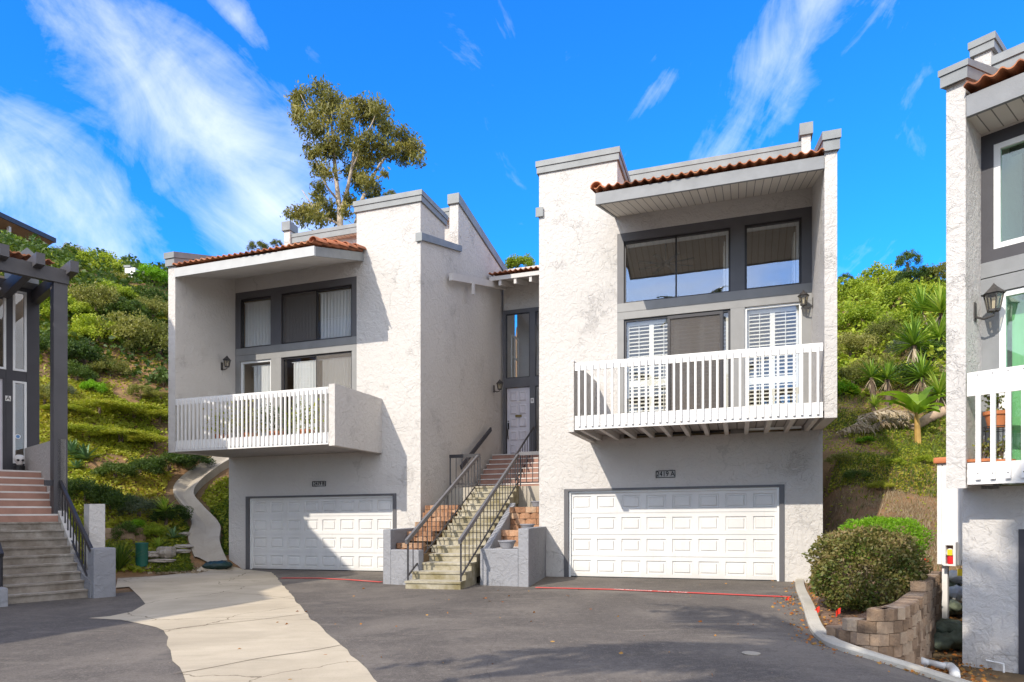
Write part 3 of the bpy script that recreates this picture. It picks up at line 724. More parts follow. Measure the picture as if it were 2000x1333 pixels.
def rake_tiles(fr, sg, a, pts, root, r=.12, n=5):
    (d0, z0), (d1, z1) = pts; mb = MB(fr, sg); k = 10
    for q in range(n):
        t0, t1 = q/n, (q+1.12)/n; b = len(mb.v)
        for t, rr, up in ((t0, r*1.06, .045), (t1, r*.92, .0)):
            t = min(t, 1.02)
            for ro in (rr, rr-.02):
                for j in range(k+1):
                    w_ = math.pi*(j/k)*1.0
                    mb.v.append(mb.p(a+math.cos(w_)*ro, d0+(d1-d0)*t, z0+(z1-z0)*t+up+math.sin(w_)*ro-.05))
        m_ = k+1
        for i in range(k):
            mb.f += [(b+i, b+i+1, b+2*m_+i+1, b+2*m_+i), (b+m_+i, b+3*m_+i, b+3*m_+i+1, b+m_+i+1), (b+i, b+m_+i, b+m_+i+1, b+i+1)]
    return mb.build('rake_tile_row', M['tile'], root, smooth=True, fix=False)

def number_sign(fr, s0, s1, z0, z1, txt, label):
    c = (s0+s1)/2; root = thing('house_number', label, 'house number', fr.P(c, -.02, z0))
    mb = MB(fr); w = .014
    mb.box(s0, s1, -.03, -.004, z0, z0+w).box(s0, s1, -.03, -.004, z1-w, z1).box(s0, s0+w, -.03, -.004, z0+w, z1-w).box(s1-w, s1, -.03, -.004, z0+w, z1-w)
    mb.build('frame', M['black'], root)
    ex = Vector(fr.P(1, 0, 0))-Vector(fr.P(0, 0, 0)); ex.z = 0
    o = text_obj(txt, (z1-z0)*.98, M['black'], fr.P(c, -.02, (z0+z1)/2), ex, (0, 0, 1), root, name='numerals', stretch=.86, depth=.006)
    return root

def house(fr, sg, label, p):
    root = thing('townhouse', label, 'house', fr.P(0, 0, 0))
    W0, W1, T0, T1, BS0, BS1, END = (p[k] for k in ('W0', 'W1', 'T0', 'T1', 'BS0', 'BS1', 'END'))
    G0, G1 = p['G0'], p['G1']; DW = 2.3; st = M['stucco']
    roofz = lambda d: 9.0+.3*d+.11            # top of the tiled slope
    # stucco body
    mb = MB(fr, sg)
    mb.box(W1, G0, 0, .25, -.3, 3.40).box(G1, T1, 0, 1.6, -.3, 3.40).box(G0, G1, 0, .25, 2.20, 3.40)
    mb.box(W1, T0, .0, .25, 8.40, 8.98)
    mb.box(T0, T1, 0, 1.6, 3.40, 10.2)
    mb.prism([(1.6, -.3), (8.2, -.3), (8.2, 10.36), (2.62, 11.28), (2.62, 9.86), (1.6, 9.58)], T1-.30, T1)
    mb.box(W1, T1-.30, 8.0, 8.2, -.3, 10.3)
    mb.box(W1, T1-.30, 3.0, 3.2, 9.7, 10.98)
    mb.build('wall', st, root)
    # wing wall that carries roof and balcony out to the front
    mb = MB(fr, sg)
    mb.prism([(-DW, 3.36), (0, 3.40), (0, -.3), (8.2, -.3), (8.2, 10.36), (2.92, 11.24), (2.92, 11.36), (2.62, 11.36), (2.62, 9.86), (-DW, 8.46)], W0, W1)
    mb.build('wing_wall', st, root)
    # caps
    for nm, f in (('tower_cap', lambda m_: m_.box(T0-.05, T1+.05, -.05, 1.66, 10.2, 10.36).box(T0-.075, T1+.075, -.075, 1.68, 10.36, 10.50)),
                  ('low_cap', lambda m_: m_.prism([(-.03, 9.13), (2.76, 9.84), (2.76, 10.02), (-.03, 9.33)], T1-.02, T1+.07).box(T1-.12, T1+.072, -.07, -.03, 9.10, 9.33)),
                  ('slope_cap', lambda m_: m_.prism([(2.55, 11.30), (8.2, 10.38), (8.2, 10.66), (2.55, 11.60)], T1-.34, T1+.05)),
                  ('slope_cap', lambda m_: m_.prism([(2.55, 11.36), (3.0, 11.36), (3.0, 11.62), (2.55, 11.66)], W0-.05, W1+.05)),
                  ('wing_cap', lambda m_: m_.prism([(-DW-.07, 8.42), (2.5, 9.86), (2.5, 10.0), (-DW-.07, 8.62)], W0-.04, W1+.03).prism([(-DW-.10, 8.62), (2.5, 10.0), (2.5, 10.14), (-DW-.10, 8.78)], W0-.06, W1+.05))):
        f(MB(fr, sg)).build(nm, M['cap'], root)
    cpx = p['chim']; mb = MB(fr, sg)
    mb.prismd([(cpx, 10.5), (cpx+.52, 10.5), (cpx+.44, 10.70), (cpx+.06, 10.70)], .35, 1.2); mb.build('chimney_cap', M['cap'], root)
    # clerestory band and rear roof
    mb = MB(fr, sg); mb.box(W1, T1-.34, 2.70, 2.75, 10.95, 11.14).box(W1, T1-.34, 2.68, 2.75, 11.14, 11.26); mb.build('clerestory_band', M['cap'], root)
    MB(fr, sg).box(W1, T1-.34, 2.75, 3.0, 10.97, 11.0).build('clerestory_soffit', M['soffit_boards'], root)
    MB(fr, sg).prism([(2.75, 11.10), (8.2, 10.2), (8.2, 10.3), (2.75, 11.24)], W1, T1-.34).build('rear_roof', M['cap'], root)
    # tiled slope, soffit, fascias
    tile_roof(fr, sg, W1+.01, END+.02, ((-DW-.10, 8.38), (3.0, 9.97)), root)
    MB(fr, sg).prism([(1.6, 9.52), (3.0, 9.92), (3.0, 9.98), (1.6, 9.58)], T0, T1-.3).build('tower_roof', M['tile'], root)
    MB(fr, sg).prism([(-DW+.02, 8.14), (0, 8.82), (0, 8.86), (-DW+.02, 8.18)], W1, END-.05).build('soffit', p['soffit'], root)
    MB(fr, sg).prism([(-DW+.02, 8.20), (3.1, 9.82), (3.1, 9.88), (-DW+.02, 8.33)], W1, END-.05).build('roof_deck', M['wood_in'], root)
    mb = MB(fr, sg); mb.box(W1+.01, END, -DW-.04, -DW+.02, 8.11, 8.35); mb.build('fascia', p['fascia'], root)
    MB(fr, sg).prism([(-DW+.02, 8.115), (0, 8.80), (0, 9.04), (-DW+.02, 8.355)], END-.05, END).build('rake_board', M['cap'], root)
    rake_tiles(fr, sg, END-.02, ((-DW-.08, 8.46), (0.0, 9.15)), root, n=5)
    # garage
    mb = MB(fr, sg); w = .11
    mb.box(G0, G0+w, -.025, .20, -.05, 2.20).box(G1-w, G1, -.025, .20, -.05, 2.20).box(G0+w, G1-w, -.025, .20, 2.145, 2.20)
    mb.build('garage_frame', M['trim'], root)
    mb = MB(fr, sg); mb.box(G0+w, G0+w+.045, .04, .10, 0, 2.14).box(G1-w-.045, G1-w, .04, .10, 0, 2.14).box(G0+w+.045, G1-w-.045, .04, .10, 2.10, 2.145); mb.build('door_stop', M['vinyl'], root)
    MB(fr, sg).box(G0+w+.02, G1-w-.02, .085, .12, -.02, .025).build('bottom_seal', M['black'], root)
    garage_door(fr, sg, G0+w+.02, G1-w-.02, 2.12, root)
    # window wall
    tr = MB(fr, sg)
    tr.box(W1, T0, .005, .13, 8.20, 8.40)
    cols = p['cols']                                   # three upright boards (a0, a1)
    for a0, a1 in cols: tr.box(a0, a1, .0, .13, 6.69, 8.20)
    tr.build('window_trim', M['trim'], root); tr = MB(fr, sg)
    tr.box(W1, T0, -.012, .13, 6.48, 6.69)
    tr.box(W1, T0, -.004, .13, 6.30, 6.474)
    for a0, a1 in cols: tr.box(a0, a1, .0, .13, 3.40, 6.30)
    tr.build('window_trim', M['trim_light'], root)
    (c0, c1), (c2, c3), (c4, c5) = cols
    p['windows'](root, c1, c2, c3, c4)
    # room behind
    mb = MB(fr, sg); mb.box(W1, T0+.6, 3.22, 3.30, 3.4, 9.7).box(W1, T0+.6, .3, 3.2, 3.30, 3.42)
    mb.box(T0+.5, T0+.6, 1.62, 3.2, 3.42, 9.4); mb.box(T0-.02, T0, .26, 1.6, 3.42, 9.1).box(W1, W1+.02, .26, 3.2, 3.42, 9.1)
    mb.build('room', M['tan'], root)
    # balcony
    bal = MB(fr, sg).box(BS0, BS1, -DW-.03, -.002, 3.33, 4.86).build('balcony', st, root, label='stucco side wall of the balcony')
    if p['joists']:
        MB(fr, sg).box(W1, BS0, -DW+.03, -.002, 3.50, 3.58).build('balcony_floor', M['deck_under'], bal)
        for i in range(12):
            a = W1+.12+(BS0-W1-.24)*i/11
            MB(fr, sg).box(a-.045, a+.045, -DW+.03, -.002, 3.37, 3.50).build('joist', M['soffit'], bal)
    else:
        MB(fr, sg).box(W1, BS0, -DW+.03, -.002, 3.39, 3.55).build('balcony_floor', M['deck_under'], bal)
    MB(fr, sg).box(W1+.03, BS0-.02, -DW-.02, -DW+.03, 3.37, 3.665).build('bottom_board', M['white'], bal)
    MB(fr, sg).box(W1+.03, BS0-.02, -DW-.02, -DW+.025, 4.635, 4.80).build('top_rail', M['white'], bal)
    n = p['nbal']; a0, a1 = p['bal']
    for i in range(n):
        a = a0+(a1-a0)*i/(n-1); j = random.uniform(-.004, .004)
        MB(fr, sg).box(a-.021+j, a+.021+j, -DW-.065, -DW-.022, 3.43+j, 4.755+j).build('baluster', M['white'], bal)
    return root

def wins_B(root, c1, c2, c3, c4):
    window(FB, 1, c1, c2, 6.69, 8.20, root, M['frame_bronze'], w=.05); window(FB, 1, c3, c4, 6.69, 8.20, root, M['frame_bronze'], mull=(-.284,), w=.05)
    MB(FB).box(c3+.05, -.30, .035, .05, 6.74, 8.15).build('insect_screen', M['screen'], root)
    window(FB, 1, c1, c2, 3.46, 6.30, root, M['vinyl'], w=.06); window(FB, 1, c3, c4, 3.46, 6.30, root, M['frame_bronze'], mull=(-.284,), w=.05, name='sliding_door')
    MB(FB).box(-.26, c4-.05, .035, .05, 3.51, 6.25).build('insect_screen', M['screen_light'], root)
hB = house(FB, 1, 'white stucco townhouse on the left of the central stairs, balcony with solid right side', dict(
    W0=-3.38, W1=-3.14, T0=1.09, T1=3.10, BS0=1.74, BS1=1.91, END=1.32, G0=-2.74, G1=2.36, chim=2.0, soffit=M['soffit'], fascia=M['fascia_b'],
    cols=((-3.14, -2.97), (-1.84, -1.48), (.93, 1.09)), windows=wins_B, joists=False, nbal=36, bal=(-3.0, 1.66)))
def wins_A(root, c1, c2, c3, c4):
    w2 = window(FA, -1, c1, c2, 6.69, 8.20, root, M['frame_bronze'], M['glass_sky'], w=.05)
    w1 = window(FA, -1, c3, c4, 6.69, 8.20, root, M['frame_bronze'], M['glass_sky'], mull=(-.036,), w=.04)
    wl = window(FA, -1, c1, c2, 3.46, 6.30, root, M['vinyl'], w=.05)
    sd = window(FA, -1, c3, c4, 3.46, 6.30, root, M['frame_bronze'], mull=(.14, -1.10), w=.05, name='sliding_door')
    MB(FA, -1).box(-1.08, .12, .028, .04, 3.51, 6.25).build('insect_screen', M['screen'], root)
    mb = MB(FA, -1); mb.box(-1.10, -1.04, .0, .028, 3.5, 6.27).box(.10, .16, .0, .028, 3.5, 6.27).box(-1.04, .10, .0, .028, 6.20, 6.27); mb.build('screen_frame', M['frame_bronze'], root)
    mid = (c1+c2)/2
    shutter(FA, -1, c1+.05, mid, 3.5, 6.25, root, mid=4.62); shutter(FA, -1, mid, c2-.05, 3.5, 6.25, root, mid=4.62)
    for k in range(4):
        a = c3+.05+(c4-c3-.1)*k/4; shutter(FA, -1, a, a+(c4-c3-.1)/4, 3.5, 6.25, root, mid=4.75)
    # white casings and shutters folded open behind the upper panes
    mb = MB(FA, -1)
    for q0, q1 in ((c1, c2), (c3, c4)): mb.box(q0+.05, q1-.05, .14, .2, 8.09, 8.16); mb.box(q0+.05, q0+.10, .14, .2, 6.75, 8.09)
    mb.build('window_casing', M['vinyl'], root)
    for a in (c1+.12, c3+.12):
        mb = MB(FA, -1); mb.box(a, a+.03, .2, .62, 6.78, 7.95)
        for i in range(12): mb.box(a+.032, a+.05, .25, .57, 6.86+i*.086, 6.92+i*.086)
        mb.build('shutter', M['shutter'], root)
hA = house(FA, -1, 'white stucco townhouse right of the central stairs with white plantation shutters', dict(
    W0=-3.22, W1=-3.0, T0=1.36, T1=3.345, BS0=1.89, BS1=2.03, END=1.42, G0=-2.43, G1=2.69, chim=2.45, soffit=M['soffit_boards'], fascia=M['fascia'],
    cols=((-3.0, -2.79), (-1.58, -1.27), (1.20, 1.36)), windows=wins_A, joists=True, nbal=34, bal=(-2.88, 1.77)))
# a window reveals the ceiling fan inside the right house
fan = thing('ceiling_fan', 'dark ceiling fan seen through the upper left window of the right house', 'fan', FA.P(-.35, 1.5, 8.15))
MB().tube([FA.P(-.35, 1.5, 8.12), FA.P(-.35, 1.5, 9.1)], .02, 8).build('rod', M['black'], fan)
MB().lathe(FA.P(-.35, 1.5, 8.0), [(.03, 0), (.11, .02), (.13, .07), (.11, .13), (.03, .15)], 14).build('motor', M['black'], fan, smooth=True)
for k in range(8):
    w_ = 2*math.pi*k/8+.2; c = Vector(FA.P(-.35, 1.5, 8.07)); dr = Vector((math.cos(w_), math.sin(w_), 0))
    MB().bar(c+dr*.12, c+dr*.75, .11, .012, (.15*dr.y, -.15*dr.x, 1)).build('blade', M['black'], fan)
number_sign(FA, -.431, .024, 2.42, 2.593, '2419 A', 'black framed house number 2419 A over the right garage')
number_sign(FB, -.372, .08, 2.45, 2.60, '2419 B', 'black framed house number 2419 B over the left garage')
curtain(FB, 1, -2.92, -1.90, 6.76, 8.1, 'white curtain in the upper narrow window of the left house', M['curtain'], n=9)
curtain(FB, 1, -1.43, -.32, 6.76, 8.1, 'white curtain behind the dark insect screen of the left house upper window', M['curtain'], n=10)
curtain(FB, 1, -.25, .86, 6.76, 8.1, 'white curtain in the upper right pane of the left house', M['curtain'], n=10, swag=.05)
curtain(FB, 1, -2.62, -1.90, 3.5, 6.15, 'white curtain in the lower narrow window of the left house', M['curtain'], n=6)
curtain(FB, 1, -1.18, -.32, 3.5, 6.15, 'bright white curtain in the left half of the left house sliding door', M['curtain'], n=8)
curtain(FB, 1, -.18, .86, 3.5, 6.15, 'white curtain behind the screened half of the left house sliding door', M['curtain'], n=10)

# ------------------------------------------------------------------ entry between the two houses
ent = thing('entrance_house', 'recessed stucco entry wall with tiled porch roof at the top of the central stairs', 'house', FA.P(-5.1, 6.9, 3.7))
E0, E1, ED = -6.75, -3.345, 6.95
mb = MB(FA); mb.box(E0, E1, ED, ED+.25, 9.0, 10.6); mb.build('wall', M['stucco'], ent)
MB(FA).box(E0, E1, ED+2.0, ED+2.2, 0, 10.4).build('rear_wall', M['stucco'], ent)
mb = MB(FA); zt = 9.08
mb.box(E0, E0+.10, ED-.03, ED+.12, 3.6, zt).box(E0+1.02, E0+1.22, ED-.03, ED+.12, 3.6, zt).box(E1-.2, E1, ED-.03, ED+.12, 3.6, zt)
mb.box(E0+.10, E0+1.02, ED-.03, ED+.12, 8.94, zt).box(E0+1.22, E1-.2, ED-.03, ED+.12, 8.94, zt)
mb.box(E0+.10, E0+1.02, ED-.035, ED+.12, 6.24, 6.58).box(E0+1.22, E1-.2, ED-.035, ED+.12, 6.24, 6.58)
mb.box(E0+1.7, E0+1.85, ED-.03, ED+.12, 3.6, 6.24).box(E0+1.7, E0+1.85, ED-.03, ED+.12, 6.58, 8.94)
mb.build('window_trim', M['trim'], ent)
MB(FA).box(E0, E1, ED+1.6, ED+1.65, 3.6, 9.4).build('hall_wall', M['soffit'], ent)
window(FA, 1, E0+.10, E0+1.02, 6.58, 8.94, ent, M['frame_bronze'], M['glass'], d=ED-.01, w=.03)
window(FA, 1, E0+1.22, E0+1.70, 6.58, 8.94, ent, M['frame_bronze'], M['glass'], d=ED-.01, w=.03)
window(FA, 1, E0+1.22, E0+1.70, 3.7, 6.24, ent, M['frame_bronze'], M['glass'], d=ED-.01, w=.03)
window(FA, 1, E0+1.85, E1-.2, 3.7, 6.24, ent, M['frame_bronze'], M['glass'], d=ED-.01, w=.03)
# green framed inner window seen through the glass
mb = MB(FA)
for z in (6.7, 7.5, 8.3): mb.box(E0+.12, E0+.16, ED+.5, ED+1.3, z, z+.06)
for d in (.5, .9, 1.3): mb.box(E0+.12, E0+.16, ED+d, ED+d+.05, 6.7, 8.36)
mb.build('inner_window', M['vinyl'], ent)
dr = MB(FA); D0, D1 = E0+.13, E0+1.0
dr.box(D0, D1, ED+.05, ED+.09, 3.70, 6.22)
hh = 2.52/5
for r in range(5):
    for c in range(2):
        x0 = D0+.13+c*.34; z0 = 3.70+.12+r*.48; x1, z1 = x0+.27, z0+.36
        dr.add([dr.p(a_, ED+d_, z_) for q_, d_ in ((0, .05), (.035, .012), (.06, .012), (.075, .028)) for a_, z_ in ((x0+q_, z0+q_), (x1-q_, z0+q_), (x1-q_, z1-q_), (x0+q_, z1-q_))], [(4*k_+j_, 4*k_+(j_+1) % 4, 4*k_+4+(j_+1) % 4, 4*k_+4+j_) for k_ in range(3) for j_ in range(4)]+[(12, 13, 14, 15)])
drs = dr.build('door', M['door'], ent)
mb = MB(FA); mb.tube([FA.P(D0+.06, ED-.03, 4.35), FA.P(D0+.06, ED-.07, 4.5), FA.P(D0+.06, ED-.07, 4.65), FA.P(D0+.06, ED-.02, 4.8)], .018, 8); mb.box(D0+.03, D0+.09, ED-.0, ED+.018, 4.72, 4.95); mb.build('handle', M['black'], drs)
MB(FA).box(D0+.33, D0+.57, ED-.0, ED+.018, 5.15, 5.23).build('mail_slot', M['brass'], drs)
MB(FA).box(D0+.38, D0+.52, ED+.0, ED+.018, 5.70, 5.73).build('name_plate', M['white'], drs)
MB(FA).lathe(FA.P(D0+.06, ED+.0, 5.0), [(.03, 0), (.03, .03)], 8).build('lock', M['black'], drs)
# small plate beside the door: marks on it are too small to read
pl = thing('door_plaque', 'small white plate beside the upstairs lilac door', 'sign', FA.P(E0+1.12, ED-.04, 5.62))
MB(FA).box(E0+1.06, E0+1.18, ED-.045, ED-.032, 5.62, 5.80).build('plate', M['white'], pl)
text_obj('B', .12, M['black'], FA.P(E0+1.12, ED-.048, 5.71), Vector((FA.u[0], FA.u[1], 0)), (0, 0, 1), pl, name='letter', depth=.002)
# porch roof
tile_roof(FA, 1, E0+.02, E1-.02, ((5.35, 9.86), (9.2, 10.95)), ent)
mb = MB(FA); mb.box(E0+.02, E1-.02, 5.42, 5.46, 9.68, 9.82); mb.build('fascia', M['soffit'], ent)
for i in range(6):
    s_ = E0+.35+i*.55
    MB(FA).prism([(5.46, 9.50), (7.2, 9.98), (7.2, 10.16), (5.46, 9.68)], s_, s_+.09).build('rafter', M['soffit'], ent)
MB(FA).prism([(5.46, 9.69), (9.0, 10.67), (9.0, 10.72), (5.46, 9.74)], E0+.02, E1-.02).build('porch_ceiling', M['soffit'], ent)
mb = MB(FA); mb.prism([(2.0, 8.57), (7.0, 9.87), (7.0, 10.09), (2.0, 8.79)], E0+.02, E0+.14); mb.build('porch_beam', M['soffit'], ent)
MB(FA).box(E0+.14, E0+.20, 3.5, 3.62, 8.62, 9.02).build('beam_bracket', M['soffit'], ent)

# ------------------------------------------------------------------ central stairs
def nrm(a, b):
    v = Vector((b[0]-a[0], b[1]-a[1], 0)); return v.normalized()
sb, stp = FA.xy(-4.71, -3.40), FA.xy(-5.16, 2.0)
FS = Frame(sb, nrm(sb, stp).cross(Vector((0, 0, 1)))[:2])   # s to the right, d up the flight
Ls = math.hypot(stp[0]-sb[0], stp[1]-sb[1]); NR = 14; RZ = 2.40/NR; TD = Ls/NR
stair = thing('staircase', 'concrete staircase with red upper flight between the two white houses', 'stairs', FS.P(0, 0, 0))
mb = MB(FS)
for i in range(NR):
    hw = .62
    mb.box(-hw, hw, i*TD+.03, (i+1)*TD+.04, (i*RZ-.35), (i+1)*RZ-.045)
    mb.box(-hw-.01, hw+.01, i*TD, (i+1)*TD+.028, (i+1)*RZ-.045, (i+1)*RZ)
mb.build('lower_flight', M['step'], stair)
mb = MB(FA); mb.box(E0+.01, E1-.01, 2.0, 4.05, 1.2, 2.395); mb.build('landing', M['conc'], stair)
mb = MB(FA); mn = MB(FA); n7 = 7; rz = 1.30/n7; td = 2.0/n7
for i in range(n7):
    mb.box(E0+.02, E1-.02, 4.0+i*td, 4.0+(i+1)*td+.02, 2.39+i*rz, 2.39+(i+1)*rz-.03)
    mn.box(E0+.02, E1-.02, 4.0+i*td-.02, 4.0+i*td+.06, 2.39+(i+1)*rz-.03, 2.39+(i+1)*rz)
mb.box(E0+.02, E1-.02, 4.0+n7*td+.02, ED, 2.5, 3.685)
mb.build('upper_flight', M['step_red'], stair); mn.build('nosing', M['nosing'], stair)
def railing(label, fr, s0, d0, z0, s1, d1, z1, h, n, group, mat=None, post_ends=True, low=.10, thick=(.055, .10), ends=None):
    root = thing('stair_railing', label, 'railing', fr.P(s0, d0, z0), group)
    a, b = Vector(fr.P(s0, d0, z0)), Vector(fr.P(s1, d1, z1)); up = Vector((0, 0, 1))
    e0 = (b-a)*(-.02 if post_ends else 0)
    MB().bar(a+up*h+e0, b+up*h, thick[0], thick[1]).build('handrail', mat or M['rail_grey'], root)
    MB().bar(a+up*low, b+up*low, .03, .03).build('bottom_bar', M['metal_dark'], root)
    for i in range(n):
        t = i/(n-1); q = a+(b-a)*t; post = post_ends and i in (0, n-1)
        r_ = .019 if post else .010
        o = MB(); o.bar(q+up*(0 if post else low), q+up*(h-thick[1]/2), r_*2, r_*2, (1, 0, 0)); o.build('post' if post else 'baluster', M['metal_dark'], root)
    return root
rl = 'railings of the central stairs'
railing('left sloping grey railing of the central concrete stairs', FS, -.60, .12, RZ, -.60, Ls-.1, 2.40, .88, 19, rl)
railing('right sloping grey railing of the central concrete stairs', FS, .60, .12, RZ, .60, Ls-.1, 2.40, .88, 19, rl)
railing('short level railing on the stair landing against the left house', FA, -6.70, 2.03, 2.40, -5.75, 2.03, 2.40, .93, 6, rl, M['metal_dark'])
railing('short level railing on the stair landing against the right house', FA, -4.50, 2.03, 2.40, -3.40, 2.03, 2.40, .93, 7, rl)
railing('dark sloping railing beside the red upper flight and lilac door', FA, -5.35, 4.1, 2.55, -5.35, 6.2, 3.75, .90, 9, rl, M['metal_dark'], thick=(.04, .05))
wr = thing('wall_handrail', 'dark timber handrail fixed to the stucco wall of the left house', 'handrail', FA.P(-6.66, 2.6, 3.1))
a, b = FA.P(-6.66, 2.75, 3.05), FA.P(-6.66, 5.4, 4.55)
MB().bar(a, b, .05, .14).build('rail', M['dark'], wr)
for t in (.2, .8):
    q = Vector(a)+(Vector(b)-Vector(a))*t; MB().bar(q, q+Vector((-FA.u[0]*.09, -FA.u[1]*.09, 0)), .03, .03).build('bracket', M['metal_dark'], wr)

# planters either side of the stairs
def gp_s(px, py, fr=FA): return fr.inv(*gp(px, py))
pL = thing('planter_wall', 'grey stucco planter wall left of the central stairs', 'planter', FA.P(-6.3, -2.64, 0))
mb = MB(FA)
mb.prismz([(-6.32, -2.64), (-6.10, -2.68), (-6.50, .0), (-6.72, .0)], -.2, 1.26)
mb.build('side_wall', M['stucco_grey'], pL, bevel=.02)
MB(FA).prismz([(-6.10, -2.68), (-5.33, -2.80), (-5.30, -2.60), (-6.13, -2.48)], -.2, .80).build('front_wall', M['stucco_grey'], pL, bevel=.02)
MB(FA).prismz([(-6.14, -2.46), (-5.31, -2.58), (-5.46, -.2), (-6.5, 0)], -.1, .70).build('soil', M['soil'], pL)
pR = thing('planter_wall', 'grey stucco planter wall with tall right pier right of the central stairs', 'planter', FA.P(-2.87, -2.5, 0))
mb = MB(FA)
mb.prismz([(-3.10, -2.46), (-2.85, -2.50), (-3.16, .0), (-3.34, .0)], -.2, 1.27)
mb.build('pier', M['stucco_grey'], pR, bevel=.02)
MB(FA).prismz([(-4.03, -2.36), (-3.10, -2.46), (-3.13, -2.24), (-4.04, -2.16)], -.2, .82).build('front_wall', M['stucco_grey'], pR, bevel=.02)
MB(FA).prismz([(-4.04, -2.16), (-3.88, -2.17), (-4.3, 1.0), (-4.46, 1.0)], -.2, [.82, .82, 1.9, 1.9]).build('side_wall', M['stucco_grey'], pR, bevel=.02)
MB(FA).prismz([(-3.88, -2.17), (-3.13, -2.24), (-3.34, -.8), (-4.0, -.9)], -.1, .80).build('gravel', paint('white_gravel', (.5, .47, .43), .9, .4, 30, .6, 50), pR)
def block_wall(mb, fr, path, z0, z1, bw, bh, dep, tints, seed=1, stretch=None, z_fn=None, rough=.02):
    """courses of rough blocks along a ground path (points in frame coords)"""
    rnd = random.Random(seed); rows = max(1, round((z1-z0)/bh))
    segs = []; tot = 0
    for a, b in zip(path, path[1:]): l_ = math.hypot(b[0]-a[0], b[1]-a[1]); segs.append((tot, l_, a, b)); tot += l_
    def at(t):
        for t0, l_, a, b in segs:
            if t <= t0+l_+1e-9:
                k = (t-t0)/l_; return (a[0]+(b[0]-a[0])*k, a[1]+(b[1]-a[1])*k, (b[0]-a[0])/l_, (b[1]-a[1])/l_)
        return (b[0], b[1], (b[0]-a[0])/l_, (b[1]-a[1])/l_)
    for r in range(rows):
        t = -(r % 2)*bw*.5
        while t < tot-.02:
            w_ = bw*rnd.uniform(.9, 1.08); ta, tb = max(t, 0)+.006, min(t+w_, tot)-.006; t += w_
            if tb-ta < .05: continue
            x0, y0, tx, ty = at(ta); x1, y1, _, _ = at(tb); nx_, ny_ = ty, -tx
            k = z_fn(ta) if z_fn else (0, 99)
            zb = z0+r*bh+k[0]
            if r >= k[1]: continue
            zt_ = zb+bh-.008; o = rnd.uniform(-rough, rough); xm, ym = (x0+x1)/2, (y0+y1)/2; bl_ = .03+rough
            P_ = lambda x, y, q, z: mb.p(x+nx_*q, y+ny_*q, z)
            pts = [P_(x0, y0, 0, zb), P_(xm, ym, bl_+o, zb), P_(x1, y1, 0, zb), P_(x0, y0, 0, zt_), P_(xm, ym, bl_+o+rnd.uniform(-rough, rough), zt_), P_(x1, y1, 0, zt_),
                   P_(x0, y0, -dep, zb), P_(x1, y1, -dep, zb), P_(x0, y0, -dep, zt_), P_(x1, y1, -dep, zt_)]
            mb.add(pts, [(0, 1, 4, 3), (1, 2, 5, 4), (3, 4, 5, 9, 8), (2, 7, 9, 5), (0, 3, 8, 6), (6, 8, 9, 7), (0, 6, 7, 2, 1)])
            tints += [rnd.random()]*7
def tint_build(mb, tints, name, mat, parent=None, **kw):
    o = mb.build(name, mat, parent, **kw); at = o.data.attributes.new('tint', 'FLOAT', 'FACE'); at.data.foreach_set('value', tints); return o
tl = thing('terraced_wall', 'stepped orange brick terraces climbing beside the stairs, left side', 'retaining wall', FA.P(-5.9, -2, .7))
for k, (d, z) in enumerate(((-2.30, .70), (-1.55, .95), (-.9, 1.18), (-.25, 1.42), (.4, 1.62))):
    mb = MB(FA); ti = []
    sl = -6.14-.16*(d+2.46) if d < 0 else -6.74; sr = -5.36-.083*(d+3.4)-.05
    block_wall(mb, FA, [(sl, d), (sr, d)], z, z+.24, .28, .12, .22, ti, seed=k)
    tint_build(mb, ti, 'terrace', M['block_orange'], tl)
    MB(FA).box(sl, sr, d+.2, d+.75, z-.3, z+.16).build('bed', M['soil'], tl)
tr_ = thing('terraced_wall', 'rough orange block terraces behind the right planter, topped by grey bowls', 'retaining wall', FA.P(-3.7, -1, .8))
for k, (d, z, zt_) in enumerate(((-.85, .74, 1.18), (.25, 1.16, 1.78))):
    mb = MB(FA); ti = []
    sl = -4.05-.083*(d+3.4)+.12
    block_wall(mb, FA, [(sl, d), (-3.36, d)], z, zt_, .30, .155, .25, ti, seed=20+k, rough=.03)
    tint_build(mb, ti, 'terrace', M['block_orange'], tr_)
    MB(FA).box(sl, -3.36, d+.24, d+1.05, z-.3, zt_-.02).build('bed', M['conc'], tr_)
M['bowl'] = paint('bowl_grey', (.22, .22, .24), .6, .1)
def bowl(fr, s, d, z, r, label):
    c = fr.P(s, d, z); o = MB().lathe((0, 0, 0), [(r*.55, 0), (r*.7, .02), (r*.95, r*.75), (r*1.05, r*.78), (r*1.05, r*.95), (r*.92, r*.95), (r*.85, r*.75), (.02, r*.7)], 20).build('flower_pot', M['bowl'], smooth=False, label=label, cat='pot', group='grey bowls beside the stairs')
    o.location = c; return o
bowl(FA, -3.55, -1.9, .80, .20, 'grey bowl on white gravel in the right planter, lowest of three')
bowl(FA, -3.55, -.35, 1.17, .18, 'grey bowl on the lower orange block terrace')
bowl(FA, -3.62, .75, 1.77, .17, 'grey bowl on the upper orange block terrace')

